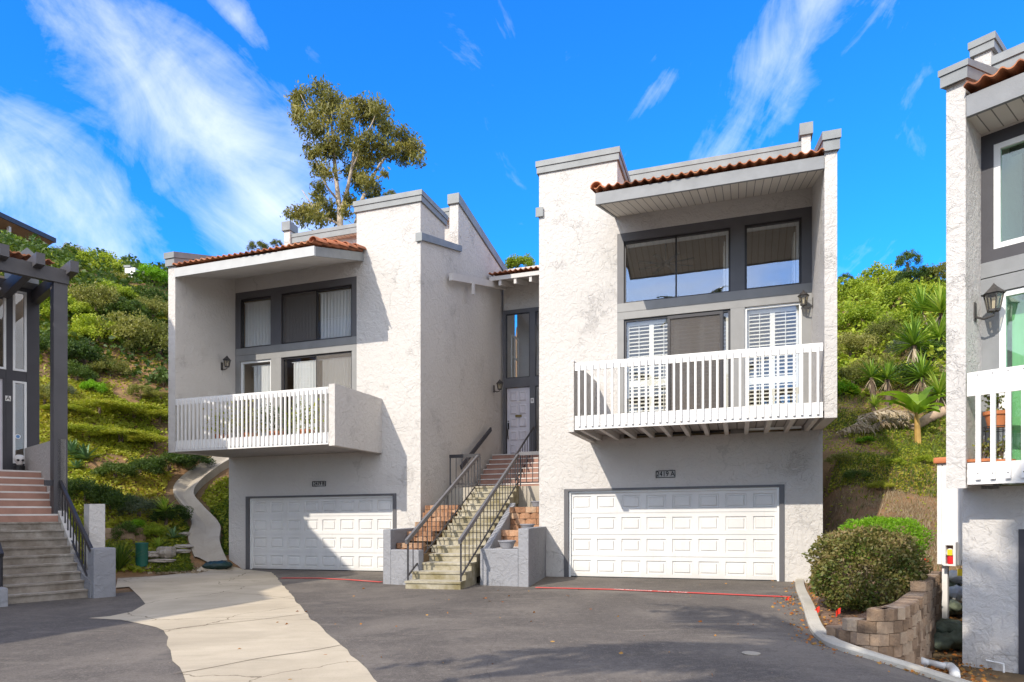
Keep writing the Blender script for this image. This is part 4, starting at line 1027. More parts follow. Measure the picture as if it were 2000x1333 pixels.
# ------------------------------------------------------------------ wall lamps
M['lampglass'] = glass('lamp_glass', (.8, .75, .62), .12, .15)
M['lamp_black'] = paint('lamp_metal', (.05, .045, .042), .5, .3, 20)
def wall_lamp(label, base, out, sc, group='carriage lamps on the houses'):
    """base: fixing point on the wall, out: unit vector away from the wall"""
    root = thing('wall_lamp', label, 'lamp', base, group)
    b = Vector(base); o = Vector(out); c = b+o*.17*sc+Vector((0, 0, .06*sc))
    sd_ = o.cross(Vector((0, 0, 1))).normalized()
    MB().bar(b-Vector((0, 0, .10*sc)), b+Vector((0, 0, .10*sc)), .07*sc, .02*sc, o).build('back_plate', M['lamp_black'], root)
    MB().tube([b+Vector((0, 0, -.05*sc)), b+o*.08*sc+Vector((0, 0, -.09*sc)), c+Vector((0, 0, -.13*sc)), c+Vector((0, 0, -.09*sc))], .012*sc, 6).build('arm', M['lamp_black'], root)
    six = lambda r, z: [c+(o*math.cos(k*math.pi/3)+sd_*math.sin(k*math.pi/3))*r*sc+Vector((0, 0, z*sc)) for k in range(6)]
    lo, hi = six(.055, -.08), six(.088, .09)
    mb = MB(); mb.add(lo+hi, [(k, (k+1) % 6, 6+(k+1) % 6, 6+k) for k in range(6)]); mb.build('lamp_glass', M['lampglass'], root)
    mb = MB()
    for k in range(6): mb.bar(lo[k], hi[k], .011*sc, .011*sc); mb.bar(hi[k], hi[(k+1) % 6], .012*sc, .016*sc); mb.bar(lo[k], lo[(k+1) % 6], .012*sc, .02*sc)
    mb.build('lantern_frame', M['lamp_black'], root)
    mb = MB(); r1, r2, r3 = six(.112, .09), six(.05, .15), six(.03, .17)
    mb.add(r1+r2+r3+[c+Vector((0, 0, .21*sc))], [(k, (k+1) % 6, 6+(k+1) % 6, 6+k) for k in range(6)]+[(6+k, 6+(k+1) % 6, 12+(k+1) % 6, 12+k) for k in range(6)]+[(12+k, 12+(k+1) % 6, 18) for k in range(6)]+[(5, 4, 3, 2, 1, 0)])
    mb.build('lamp_cap', M['lamp_black'], root)
    MB().tube([c+Vector((0, 0, -.08*sc)), c+Vector((0, 0, .02*sc))], .018*sc, 6).build('bulb', M['white'], root)
    return root
d_, z_ = backd(FB, 433, 716, -3.14)
wall_lamp('small black lantern on the wing wall of the left house beside the balcony windows', FB.P(-3.14, d_, z_), (FB.u[0], FB.u[1], 0), 1.15)
d_, z_ = backd(FA, 1588, 592, 3.0)
wall_lamp('small black lantern on the wing wall above the right house balcony', FA.P(3.0, d_, z_), (-FA.u[0], -FA.u[1], 0), 1.15)
d_, z_ = backd(FA, 966, 760, -6.73)
wall_lamp('small black lantern on the stucco wall beside the lilac entry door', FA.P(-6.75, d_, z_), (FA.u[0], FA.u[1], 0), 1.25)
# ------------------------------------------------------------------ right house, nearest the camera
DD = -.69
bd = lambda px, py, d=DD: back(FD, px, py, d)
zwb = bd(1851, 955)[1]; zwt = bd(1847, 172)[1]; s_w = bd(1886, 430)[0]
zr1 = bd(1889, 729)[1]; zr0 = bd(1889, 772)[1]-.02; zb1 = bd(1889, 905)[1]; zb0 = bd(1889, 947)[1]
zf0 = bd(1892, 229)[1]; zf1 = bd(1888, 190)[1]
zs_b = bd(1912, 265, 0)[1]
zg = bd(1990, 1034, 0)[1]; sg_ = bd(1990, 1034, 0)[0]
ZB = -1.2
SE = 6.5
hD = thing('townhouse', 'white stucco townhouse at the right edge, nearest the camera, potted plants on its balcony', 'house', FD.P(0, 0, -.6))
mb = MB(FD)
mb.box(s_w, sg_, 0, .25, ZB, zwb+.03).box(sg_, SE, 0, .25, zg, zwb+.03)
mb.build('wall', M['stucco'], hD)
zh = bd(1918, 268, 0)[1]
MB(FD).box(s_w, SE, 0, .25, zh, zs_b+.1).build('upper_wall', M['stucco'], hD)
mb = MB(FD); mb.prism([(DD, zwb), (0, zwb+.03), (0, ZB), (8, ZB), (8, zwt+1.0), (2.5, zwt+1.6), (1.2, zwt+.62), (DD, zwt)], 0, s_w); mb.build('wing_wall', M['stucco'], hD)
ct = bd(1843, 143)[1]
MB(FD).prism([(DD-.08, zwt-.02), (1.2, zwt+.58), (1.2, zwt+.72), (DD-.08, zwt+.13)], -.05, s_w+.04).prism([(DD-.10, zwt+.13), (1.2, zwt+.72), (1.2, zwt+.86), (DD-.10, ct)], -.07, s_w+.055).build('wing_cap', M['cap'], hD)
# tall pier and clerestory band behind
p0, pz0 = back(FD, 1903, 150, 1.3); p1, _ = back(FD, 1936, 150, 1.3); pzt = back(FD, 1903, 112, 1.3)[1]; pct = back(FD, 1903, 84, 1.3)[1]
MB(FD).box(p0, p1, 1.3, 2.4, zwt, pzt).build('pier', M['stucco'], hD)
MB(FD).box(p0-.05, p1+.05, 1.25, 2.45, pzt, pzt+.12).box(p0-.07, p1+.07, 1.23, 2.47, pzt+.12, pct).build('pier_cap', M['cap'], hD)
bz1 = back(FD, 1940, 110, 1.3)[1]; bz0 = back(FD, 1940, 150, 1.3)[1]
MB(FD).box(p1, SE, 1.32, 1.4, bz0, (bz0+bz1)/2+.03).box(p1, SE, 1.29, 1.4, (bz0+bz1)/2+.03, bz1).box(p1, SE, 1.45, 1.6, zf1, bz0+.02).build('clerestory_band', M['cap'], hD)
tile_roof(FD, 1, s_w+.01, SE, ((DD-.12, zf1+.04), (1.45, zf1+.04+.3*(1.45-DD))), hD)
MB(FD).box(s_w+.015, SE, DD-.03, DD+.03, zf0, zf1).build('fascia', M['fascia'], hD)
def planked_d():
    m = M['soffit_boards'].copy(); m.name = 'soffit_boards_right'
    for n_ in m.node_tree.nodes:
        if n_.type == 'VECT_MATH' and n_.operation == 'DOT_PRODUCT': n_.inputs[1].default_value = (FD.u[0], FD.u[1], 0)
    return m
MB(FD).prism([(DD+.03, zf0+.03), (0, zs_b), (0, zs_b+.04), (DD+.03, zf0+.08)], s_w, SE).build('soffit', planked_d(), hD)
MB(FD).prism([(DD+.03, zf0+.14), (2.2, zf0+.14+.3*(2.2-DD)), (2.2, zf0+.2+.3*(2.2-DD)), (DD+.03, zf0+.2)], s_w, SE).build('roof_deck', M['wood_in'], hD)
# windows
wd = lambda px, py: back(FD, px, py, .03)
tz0 = wd(1960, 512)[1]; uz0 = wd(1945, 488)[1]; uz1 = wd(1942, 285)[1]; us0 = wd(1942, 400)[0]
lz1 = wd(1955, 572)[1]; ls0 = wd(1953, 640)[0]; lz0 = wd(1955, 895)[1]; cs0 = wd(1928, 520)[0]
US1 = us0+1.7; LS1 = ls0+2.0
mb = MB(FD)
mb.box(s_w, us0, -.01, .12, uz0-.16, zh).box(us0, SE, -.01, .12, uz1, zh).box(us0, US1, -.01, .12, uz0-.16, uz0).box(US1, SE, -.01, .12, uz0-.16, uz1).build('window_trim', M['dark'], hD)
bz_m = (lz1+uz0-.16)/2
mb = MB(FD); mb.box(s_w, SE, -.03, .12, bz_m+.01, uz0-.165).box(s_w, SE, -.03, .12, lz1+.01, bz_m-.005).box(s_w, ls0, -.0, .12, zwb, lz1).box(LS1, SE, -.0, .12, zwb, lz1).build('band_board', M['fascia'], hD)
window(FD, 1, us0, US1, uz0, uz1, hD, M['vinyl'], M['glass_green'], d=.0, w=.075)
window(FD, 1, ls0, LS1, zwb+.12, lz1, hD, M['vinyl'], M['glass_green'], d=.0, w=.07, mull=(ls0+1.0,), name='sliding_door')
MB(FD).box(s_w, SE, 2.2, 2.3, zwb, zs_b+.6).box(s_w, SE, .26, 2.2, zwb-.1, zwb+.06).build('room', M['tan'], hD)
curtain(FD, 1, ls0+.08, LS1-.08, zwb+.16, lz1-.12, 'pale green curtain behind the balcony door of the nearest house', M['curtain_green'], d=.3, n=12)
# balcony
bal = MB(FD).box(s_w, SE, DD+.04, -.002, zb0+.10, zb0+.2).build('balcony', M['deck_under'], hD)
MB(FD).box(s_w+.02, SE, DD, DD+.04, zb0, zb1).build('bottom_board', M['white'], bal)
MB(FD).box(s_w+.015, SE, DD, DD+.04, zr0, zr1).build('top_rail', M['white'], bal)
sb0 = bd(1912, 800)[0]; sb1 = bd(1941, 800)[0]
for i in range(16):
    a = sb0+(sb1-sb0)*i
    MB(FD).box(a-.027, a+.027, DD-.045, DD-.003, zb0+.06, zr1-.015).build('baluster', M['white'], bal)
    MB(FD).box(a-.006, a+.006, DD-.05, DD-.045, zb0+.13, zb0+.142).box(a-.006, a+.006, DD-.05, DD-.045, zr1-.06, zr1-.048).build('screw', M['metal_dark'], bal)
for i in range(8):
    a = s_w+.1+i*.5; MB(FD).box(a-.04, a+.04, DD+.05, -.002, zb0, zb0+.10).build('joist', M['soffit'], bal)
# garage
mb = MB(FD); mb.box(sg_, sg_+.12, -.02, .2, ZB, zg).box(sg_+.12, sg_+4.9, -.02, .2, zg-.07, zg).build('garage_frame', M['dark'], hD)
g_ = garage_door(FD, 1, sg_+.14, sg_+4.9, 2.1, hD); 
for v in g_.data.vertices: v.co.z += zg-.08-2.1
d_l, z_l = backd(FD, 1905, 600, s_w)
wall_lamp('large black carriage lantern on the wing wall of the nearest house', FD.P(s_w, -.30, bd(1925, 606, -.30)[1]), (FD.u[0], FD.u[1], 0), 1.28)

# potted plants on the near balcony
def leaves(name, C, A, ln, wd_, mat, parent=None, tint=None, fold=True, **kw):
    """many leaf blades: centres C, long axes A (unit), lengths ln, widths wd_; each a creased two-triangle-pair leaf"""
    C = np.asarray(C, float); A = np.asarray(A, float); n = len(C)
    rs = np.random.RandomState(n % 9973+5)
    ln = np.broadcast_to(np.asarray(ln, float), (n,)); wd_ = np.broadcast_to(np.asarray(wd_, float), (n,))
    rv = rs.normal(size=(n, 3)); B = np.cross(A, rv); B /= np.linalg.norm(B, axis=1, keepdims=True)+1e-9
    a = A*ln[:, None]*.5; b = B*wd_[:, None]*.5; nn = np.cross(A, B)*(wd_[:, None]*.18)
    V = np.empty((n, 4, 3)); V[:, 0] = C-a; V[:, 1] = C+b+nn-a*.15; V[:, 2] = C+a; V[:, 3] = C-b+nn-a*.15
    base = np.zeros(3)
    if parent is not None: base = np.array(parent.get('_w', list(parent.location)))
    V = (V-base).reshape(-1, 3)
    me = bpy.data.meshes.new(name); me.vertices.add(4*n); me.vertices.foreach_set('co', V.ravel())
    q = np.arange(4*n).reshape(n, 4); idx = np.concatenate([q[:, [0, 1, 2]], q[:, [0, 2, 3]]], 1).ravel()
    me.loops.add(6*n); me.loops.foreach_set('vertex_index', idx.astype(np.int32))
    me.polygons.add(2*n); me.polygons.foreach_set('loop_start', np.arange(0, 6*n, 3, dtype=np.int32))
    me.update(calc_edges=True)
    if tint is None: tint = rs.rand(n)
    at = me.attributes.new('tint', 'FLOAT', 'FACE'); at.data.foreach_set('value', np.repeat(np.clip(tint, 0, 1), 2).astype(np.float32))
    me.materials.append(mat); o = bpy.data.objects.new(name, me); COL.objects.link(o)
    if parent is not None: o.parent = parent; o['_w'] = list(base)
    return tag(o, **kw)
def unit(v): return v/(np.linalg.norm(v, axis=-1, keepdims=True)+1e-9)
rng = np.random.RandomState(3)
def pot_plant(loc, r, h, label, group='potted plants on the near balcony', n=90, spread=1.3, hh=.25):
    root = thing('potted_plant', label, 'plant', loc, group)
    MB().lathe(loc, [(r*.68, 0), (r*.92, h*.78), (r*1.06, h*.78), (r*1.08, h), (r*.95, h), (r*.9, h*.85), (.01, h*.84)], 24).build('pot', M['pot'], root)
    c = np.array(loc)+np.array([0, 0, h]); pts = []; stems = MB()
    for k in range(7):
        w_ = rng.rand()*6.28; e = np.array([math.cos(w_)*r*spread*rng.rand(), math.sin(w_)*r*spread*rng.rand(), hh*(.5+.6*rng.rand())])
        stems.tube([c, c+e*.5+np.array([0, 0, .03]), c+e], .006, 5); pts += [c+e*rng.uniform(.4, 1.05)+rng.normal(size=3)*.035 for _ in range(n//7)]
    stems.build('stem', M['bark'], root)
    A = unit(rng.normal(size=(len(pts), 3))+np.array([0, 0, .5])); leaves('foliage', pts, A, .06, .035, M['leaf_olive'], root)
    return root
zfl = zb0+.2
sp_, zp_ = back(FD, 1946, 834, -.42)
stand = thing('plant_stand', 'thin wire plant stand holding a terracotta pot on the near balcony', 'plant stand', FD.P(sp_, -.42, zfl))
rr = .14
ctr = Vector(FD.P(sp_, -.42, zp_))
for zz in (0, -.05): MB().tube([ctr+Vector((rr*math.cos(t*math.pi/8), rr*math.sin(t*math.pi/8), zz)) for t in range(17)], .006, 5, cap=False).build('ring', M['metal_dark'], stand)
for k in range(4):
    w_ = k*math.pi/2+.4; a = ctr+Vector((rr*math.cos(w_), rr*math.sin(w_), 0)); b = Vector(FD.P(sp_, -.42, zfl))+Vector((rr*.9*math.cos(w_), rr*.9*math.sin(w_), 0))
    MB().tube([a, b], .006, 5).build('leg', M['metal_dark'], stand)
pot_plant(FD.P(sp_, -.42, zp_-.01), .14, .21, 'terracotta pot with a small succulent raised on the wire stand')
s2 = back(FD, 1925, 890, -.5)[0]; pot_plant(FD.P(s2-.05, -.50, zb1-.11), .17, .16, 'wide terracotta pot low at the left end of the near balcony')
s3 = back(FD, 1958, 890, -.5)[0]; pot_plant(FD.P(s3, -.50, zb1-.11), .13, .14, 'small terracotta pot low beside the wire stand, right one of the two low pots')

# ------------------------------------------------------------------ white meter cabinet with canister, behind the corner of the near house
cab = thing('meter_cabinet', 'white boarded meter cabinet with terracotta cap beside the nearest house', 'cabinet', FD.P(-.4, 1.5, 0))
zc0 = back(FD, 1850, 1104, 1.5)[1]; zc1 = back(FD, 1835, 906, 1.5)[1]; c0 = back(FD, 1833, 1000, 1.5)[0]
mb = MB(FD); mb.box(c0, -.005, 1.5, 2.3, zc0, zc1)
mb.box(c0-.015, c0+.05, 1.485, 1.5, zc0+.01, zc1-.01).box(c0+.07, c0+.32, 1.488, 1.5, zc0+.01, zc1-.01).box(c0+.335, -.02, 1.488, 1.5, zc0+.01, zc1-.01)
mb.build('body', M['white'], cab)
MB(FD).box(c0-.06, -.005, 1.42, 2.35, zc1, zc1+.10).build('cap', M['pot'], cab, bevel=.03)
for s_ in (c0+.06, -.1): MB(FD).box(s_-.04, s_+.04, 1.6, 1.68, -.9, zc0).build('leg', M['white'], cab)
box = thing('canister_box', 'white framed recess holding a red and yellow canister on the boarded cabinet', 'box', FD.P(c0+.3, 1.4, zc0))
b0, bz1_ = back(FD, 1843.5, 1059, 1.42); b1, bz0_ = back(FD, 1868, 1106, 1.42)
mb = MB(FD); mb.box(b0, b0+.035, 1.38, 1.484, bz0_, bz1_).box(b1-.035, b1, 1.38, 1.484, bz0_, bz1_).box(b0+.035, b1-.035, 1.38, 1.484, bz1_-.05, bz1_).box(b0+.035, b1-.035, 1.38, 1.484, bz0_, bz0_+.03); mb.build('frame', M['white'], box)
MB(FD).box(b0+.035, b1-.035, 1.47, 1.484, bz0_+.03, bz1_-.05).build('back_panel', paint('rust_brown', (.2, .11, .08), .8, .2), box)
bm_ = (b0+b1)/2; H_ = bz1_-bz0_
MB().lathe(FD.P(bm_+.01, 1.42, bz0_+.03), [(.045, 0), (.05, .01), (.05, H_*.3), (.04, H_*.36)], 14).build('canister', M['red'], box)
MB().lathe(FD.P(bm_, 1.42, bz0_+.03+H_*.37), [(.055, 0), (.06, .02), (.05, H_*.22), (.02, H_*.28)], 14).build('valve', M['white'], box)
MB(FD).box(bm_-.02, bm_+.05, 1.35, 1.36, bz0_+H_*.45, bz0_+H_*.7).build('tag', M['yellow'], box)
yt = thing('yellow_tag', 'yellow tag hanging at the foot of the white cabinet', 'tag', FD.P(-.12, 1.4, .3)); y0_, yz = back(FD, 1870, 1125, 1.4)
MB(FD).box(y0_, y0_+.075, 1.395, 1.40, yz, yz+.11).build('plate', M['yellow'], yt); MB(FD).tube([FD.P(y0_+.04, 1.40, yz+.1), FD.P(y0_+.04, 1.47, yz+.25)], .004, 4).build('wire', M['metal_dark'], yt)

# ------------------------------------------------------------------ planted strip: bed, block wall, sandbags, pipe, flags
base_px = [(1606, 1256), (1634, 1282), (1690, 1292), (1752, 1270), (1796, 1230), (1820, 1192), (1842, 1152)]
bp = [(4.1, 8.75), (4.14, 8.35), (4.38, 8.08), (4.75, 8.2), (5.2, 8.7), (5.65, 9.3), (6.2, 10.0), (6.9, 10.9), (7.5, 11.7)]; bps = smooth_path(bp, 4)
wall = thing('retaining_wall', 'curved dry stacked tan block wall holding the shrub bed', 'retaining wall', (bp[2][0], bp[2][1], -.3))
L_ = sum(math.hypot(b[0]-a[0], b[1]-a[1]) for a, b in zip(bps, bps[1:]))
def zrows(t):
    q = t/L_
    return (0, 5 if q < .05 else 6 if q < .11 else 7 if q < .55 else 8)
mb = MB(); ti = []; zmin = min(G(x, y) for x, y in bps)-.05
block_wall(mb, FW, bps, zmin, zmin+8*.15, .23, .15, .2, ti, seed=4, z_fn=zrows, rough=.012)
tint_build(mb, ti, 'block_courses', M['block'], wall)
kx = lambda y: 3.95+.22+(y-8.65)*.385
bedp = [(6.9, 15.5), (6.0, 13.6), (5.25, 11.64), (4.75, 10.3), (4.4, 9.3), (4.17, 8.6)]+[(x-.06, y+.12) for x, y in bps]+[(bps[-1][0]+.2, bps[-1][1]+1.2), (8.0, 13.6), (7.6, 15.0)]
bm = bmesh.new(); vs_ = [bm.verts.new((x, y, 0)) for x, y in bedp]; bm.faces.new(vs_); bmesh.ops.triangulate(bm, faces=bm.faces[:])
for k in range(-2, 14): bmesh.ops.bisect_plane(bm, geom=bm.verts[:]+bm.edges[:]+bm.faces[:], plane_co=(4.4+k*.28, 0, 0), plane_no=(1, 0, 0))
for k in range(24): bmesh.ops.bisect_plane(bm, geom=bm.verts[:]+bm.edges[:]+bm.faces[:], plane_co=(0, 8.4+k*.28, 0), plane_no=(0, 1, 0))
def bedz(x, y): return max(G(x, y)+.012, -.12+.50*S((x-kx(y))/1.5)*S((15.6-y)/2.2)*S((y-8.3)/1.7)+.05*math.sin(x*5)*math.sin(y*4))
for v in bm.verts: v.co.z = bedz(v.co.x, v.co.y)
bmesh.ops.recalc_face_normals(bm, faces=bm.faces[:]); me = bpy.data.meshes.new('soil_bed'); bm.to_mesh(me); bm.free()
for p_ in me.polygons:
    if p_.normal.z < 0: me.flip_normals(); break
def mulch():
    m, nt, b = newmat('mulch'); co = objco(nt); f = noise(nt, co, 3, 6, .7); g = noise(nt, co, 22, 5, .75)
    c = ramp(nt, f, [(.3, (.07, .04, .03)), (.5, (.17, .095, .06)), (.7, (.30, .19, .11))]); c = mixc(nt, mth(nt, 'MULTIPLY', mth(nt, 'SUBTRACT', g, .45), 3, clamp=True), c, (.36, .25, .17))
    nt.links.new(c, b.inputs['Base Color']); b.inputs['Roughness'].default_value = .95; bump(nt, b, g, 1, .03); return m
M['mulch'] = mulch(); me.materials.append(M['mulch']); o = bpy.data.objects.new('soil_bed', me); COL.objects.link(o); tag(o, kind='structure', label='mulched planting bed behind the kerb and block wall')

def bag(label, px, py, lx, ly, lz, rz, mat, group, zo=0.0, seed=0):
    x, y, z = hit(px, py); rnd = random.Random(seed); bm = bmesh.new(); bmesh.ops.create_icosphere(bm, subdivisions=4, radius=1)
    for v in bm.verts:
        c = v.co; k = 3.2; n_ = (abs(c.x)**k+abs(c.y)**k)**(1/k) or 1; m_ = math.hypot(c.x, c.y); q = 1 if m_ < 1e-6 else m_/n_
        fx, fy = c.x*min(q, 1.25), c.y*min(q, 1.25)
        w_ = .13*math.sin(9*fx+seed)*math.sin(7*fy+seed*2)+.09*math.sin(15*fx-seed+9*fy)+.05*math.sin(24*fy+seed+5*fx)
        v.co = Vector((fx*lx, fy*ly*(1-.12*math.cos(3*fx+seed)), (c.z*(.8+.25*abs(c.z))+w_)*lz))
    me = bpy.data.meshes.new('sandbag'); bm.to_mesh(me); bm.free(); me.materials.append(mat)
    for p_ in me.polygons: p_.use_smooth = True
    o = bpy.data.objects.new('sandbag', me); COL.objects.link(o); place(o, (x, y, z+lz*.75+zo), rz, rx=rnd.uniform(-.12, .12), ry=rnd.uniform(-.15, .15))
    return tag(o, label, 'sandbag', group)
gb = 'green sandbags between block wall and near house'
bag('pale green sandbag at the far end, beside the white bags', 1848, 1168, .30, .2, .13, .4, M['bag_green'], gb, .06, 1)
bag('crumpled green sandbag lying below the white sandbags', 1852, 1200, .32, .22, .12, 1.0, M['bag_green'], gb, .02, 2)
bag('green sandbag half buried in orange leaves', 1848, 1232, .26, .17, .09, .2, M['bag_green'], gb, 0, 3)
bag('big dark green sandbag nearest the block wall', 1838, 1268, .30, .2, .13, .5, M['bag_green'], gb, .0, 4)
bag('dark green sandbag lying across the top of the front pair', 1850, 1258, .27, .18, .11, -.2, M['bag_green'], gb, .16, 5)
bag('dark green sandbag against the wall of the near house', 1868, 1270, .26, .2, .14, 1.2, M['bag_green'], gb, .02, 6)
wb = 'white sandbags at the foot of the cabinet'
bag('lower white sandbag against the near house', 1868, 1180, .26, .2, .14, .3, M['bag_white'], wb, .02, 7)
bag('upper white sandbag on top of the pile under the yellow tag', 1870, 1168, .24, .18, .11, .1, M['bag_white'], wb, .28, 8)
bag('dark tarp bundle dumped at the garage corner of the left house', 425, 1112, .42, .24, .13, .3, M['tarp'], None, -.02, 9)['category'] = 'tarp'
def gpt(px, py, h): x, y, z = hit(px, py); return (x, y, z+h)
pv = thing('drain_pipe', 'white plastic drain pipe with elbow lying in the mulch', 'pipe', hit(1810, 1300))
MB().tube([gpt(1764, 1268, .08), gpt(1782, 1288, .06), gpt(1797, 1299, .05), gpt(1812, 1303, .05)], .045, 12).build('pipe', M['pvc'], pv, smooth=True)
MB().tube([gpt(1795, 1298, .05), gpt(1806, 1302, .05)], .06, 12).build('coupling', M['pvc'], pv, smooth=True)
MB().tube([gpt(1808, 1302, .05), gpt(1842, 1310, .05), gpt(1848, 1312, .05)], .05, 12).build('pipe', M['pvc'], pv, smooth=True)
MB().tube([gpt(1845, 1311, .05), gpt(1856, 1313, .055), gpt(1864, 1320, .05), gpt(1865, 1328, .03)], .062, 12).build('elbow', M['pvc'], pv, smooth=True)
o = bag('torn white paper scrap on the mulch by the drain pipe', 1753, 1280, .11, .09, .05, .5, M['bag_white'], None, 0, 11); o['category'] = 'scrap'; o.name = 'paper_scrap'
tp = thing('standpipe', 'thin white pipe with elbow at the foot of the near house wall', 'pipe', FD.P(.35, -.05, -.6))
a = back(FD, 1962, 1318, -.06); b = back(FD, 1960, 1297, -.06); c_ = back(FD, 1926, 1290, -.06)
MB().tube([FD.P(a[0], -.06, a[1]-.15), FD.P(b[0], -.06, b[1]), FD.P(c_[0], -.06, c_[1])], .014, 8).build('pipe', M['pvc'], tp)
fg = 'red marker flags in the planted strip'
for px, py, h_, lab in ((1600, 1205, .14, 'red marker flag standing in the mulch closest to the kerb'), (1641, 1210, .16, 'red marker flag in front of the round hedge, beside the kerbside one'), (1541, 1174, .055, 'tiny red marker flag at the asphalt edge'), (1804, 1112, .16, 'red marker flag behind the right side of the round hedge'), (1838, 1122, .13, 'red marker flag leaning at the foot of the white cabinet')):
    x, y, z = hit(px, py); z = max(z, bedz(x, y)); fl = thing('marker_flag', lab, 'flag', (x, y, z), fg)
    MB().tube([(x, y, z-.05), (x+.01, y, z+h_)], .004, 5).build('pole', M['metal_dark'], fl)
    mb = MB(); k = 6; pts = []
    for i in range(k+1):
        t = i/k; dx = -.085*t if px < 1700 else .085*t; yy = .018*math.sin(t*5); drop = .05*t
        pts += [(x+.01+dx, y+yy, z+h_-drop), (x+.01+dx, y+yy, z+h_-.085-drop*1.2)]
    mb.add(pts, [(2*i, 2*i+2, 2*i+3, 2*i+1) for i in range(k)]); mb.build('cloth', M['flag'], fl, fix=False)
o = MB().lathe((0, 0, 0), [(.095, 0), (.10, .010), (.07, .014), (.02, .016)], 20).build('ground_cap', M['conc'], label='round pale cover set in the asphalt under the palm shadow', cat='cover')
x, y, z = hit(1467, 1281); o.location = (x, y, z+.005)

# ------------------------------------------------------------------ left house: stairs, post, pergola, entry
hL = thing('townhouse', 'dark trimmed townhouse at the left edge with pergola post and stairs', 'house', FL.P(0, 5, 0))
LB = lambda px, py, d: back(FL, px, py, d)
NL, RL = 16, .168; TL = 3.65/NL
stL = thing('staircase', 'worn concrete stairs with red upper steps at the left edge', 'stairs', FL.P(-.65, 0, 0))
mb = MB(FL); mr = MB(FL); mn = MB(FL)
for i in range(NL):
    t = mb if i < 9 else mr
    t.box(-1.34, -.005, i*TL+(.03 if i < 9 else 0), (i+1)*TL+.04, max(-.2, i*RL-.4), (i+1)*RL-.035)
    (mb if i < 9 else mn).box(-1.345, -.003, i*TL, (i+1)*TL+.028 if i < 9 else i*TL+.05, (i+1)*RL-.035, (i+1)*RL)
    if i >= 9: mr.box(-1.34, -.005, i*TL+.05, (i+1)*TL+.02, (i+1)*RL-.035, (i+1)*RL-.003)
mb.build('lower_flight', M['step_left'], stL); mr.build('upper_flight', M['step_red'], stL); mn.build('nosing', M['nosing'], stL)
MB(FL).box(-1.75, .45, NL*TL+.02, 5.0, -.3, NL*RL-.002).build('landing', M['step_red'], stL)
mb = MB(FL)
mb.prism([(1.2, -.2), (5.0, -.2), (5.0, 3.33), (2.1, 3.33), (2.1, 1.75), (1.2, 1.05)], .0, .15).build('stair_wall', M['stucco'], stL)
MB(FL).prism([(-.12, -.2), (1.2, -.2), (1.2, .85), (.3, .42), (-.12, .34)], .0, .12).build('stair_wall', M['stucco_grey'], stL)
pz = LB(165, 985, .75)[1]
MB(FL).box(.17, .46, .55, .9, -.2, pz).build('pier', M['stucco'], stL)
MB(FL).box(.02, .42, -.25, .15, -.2, LB(196, 1071, -.25)[1]).build('planter_end', M['stucco_grey'], stL, bevel=.03)
MB(FL).box(-1.75, -1.36, -.35, 3.0, -.2, .34).build('planter_end', M['stucco_grey'], stL, bevel=.03)
railing('dark railing on the right side of the left edge stairs', FL, .05, -.02, .12, .05, 2.15, 1.58, .82, 12, 'railings of the left stairs', M['metal_dark'], thick=(.06, .09))
railing('dark railing at the extreme left edge of the picture', FL, -1.40, .0, .12, -1.40, 2.15, 1.58, .82, 12, 'railings of the left stairs', M['metal_dark'], thick=(.06, .09))
ls, _ = LB(87, 930, 2.2)
MB(FL).box(ls, .08, 2.17, 2.25, 2.30, 2.42).build('landing_rail', M['dark'], stL)
# post, beams, rafters
q0, _ = LB(105, 700, 2.1); q1, _ = LB(132, 700, 2.1); zbm0 = LB(60, 541, 2.1)[1]; zbm1 = LB(60, 513, 2.1)[1]
MB(FL).box(q0, q1, 2.1, 2.38, 1.3, zbm0).build('post', M['trim_deep'], hL)
MB(FL).box(-6, q1+.02, 2.06, 2.2, zbm0, zbm1).build('beam', M['trim_deep'], hL)
re, _ = LB(154, 550, 1.75)
for k in range(8):
    s_ = re-.16-k*.62
    MB(FL).prism([(1.75, zbm1-.1), (5.1, zbm1-.1+.0), (5.1, zbm1+.22), (1.75, zbm1+.14)], s_, s_+.16).build('rafter', M['trim_deep'], hL)
tE, tz = LB(102, 520, 2.9)
tile_roof(FL, 1, -6, tE, ((2.7, tz), (4.2, tz+.42)), hL)
r0, rz0 = LB(28, 505, 4.4); r1, _ = LB(76, 500, 4.4); rz1 = LB(30, 478, 4.4)[1]
MB(FL).prismd([(r0, rz0-.5), (r1, rz0-.5), (r1, rz1-.18), (r0+.25, rz1), (r0, rz1-.3)], 4.4, 5.4).build('ridge_end', M['cap'], hL)
# entry wall
MB(FL).box(-9.5, -1.76, 2.9, 5.2, -.6, 2.66).build('lower_wall', M['stucco'], hL)
MB(FL).box(-9.5, -3.21, 4.9, 5.2, 2.67, 6.5).build('side_wall', M['stucco'], hL)
ex_ = lambda px: LB(px, 700, 5.0)[0]; ez_ = lambda px, py: LB(px, py, 5.0)[1]
u1, u0 = ez_(37, 570), ez_(37, 726); l1, l0 = ez_(37, 746), ez_(37, 906); tp_ = ez_(37, 551)
xa, xb, xc, xd, xe = ex_(76), ex_(51), ex_(24), ex_(11), ex_(-40)
mb = MB(FL)
mb.box(xb, xa, 4.95, 5.2, 2.6, tp_).box(xd, xc, 4.95, 5.2, 2.6, tp_).box(-3.2, xb, 4.96, 5.2, u1, tp_).box(xc, xb, 4.96, 5.2, l1, u0).box(xc, xb, 4.96, 5.2, 2.6, l0).box(-3.2, xd, 4.96, 5.2, l1+.02, u0).box(-3.2, xe, 4.96, 5.2, u0, u1)
mb.build('window_trim', M['dark'], hL)
mb = MB(FL); mb.box(-3.2, xa, 4.98, 5.2, tp_, tz-.05); mb.build('wall', M['stucco'], hL)
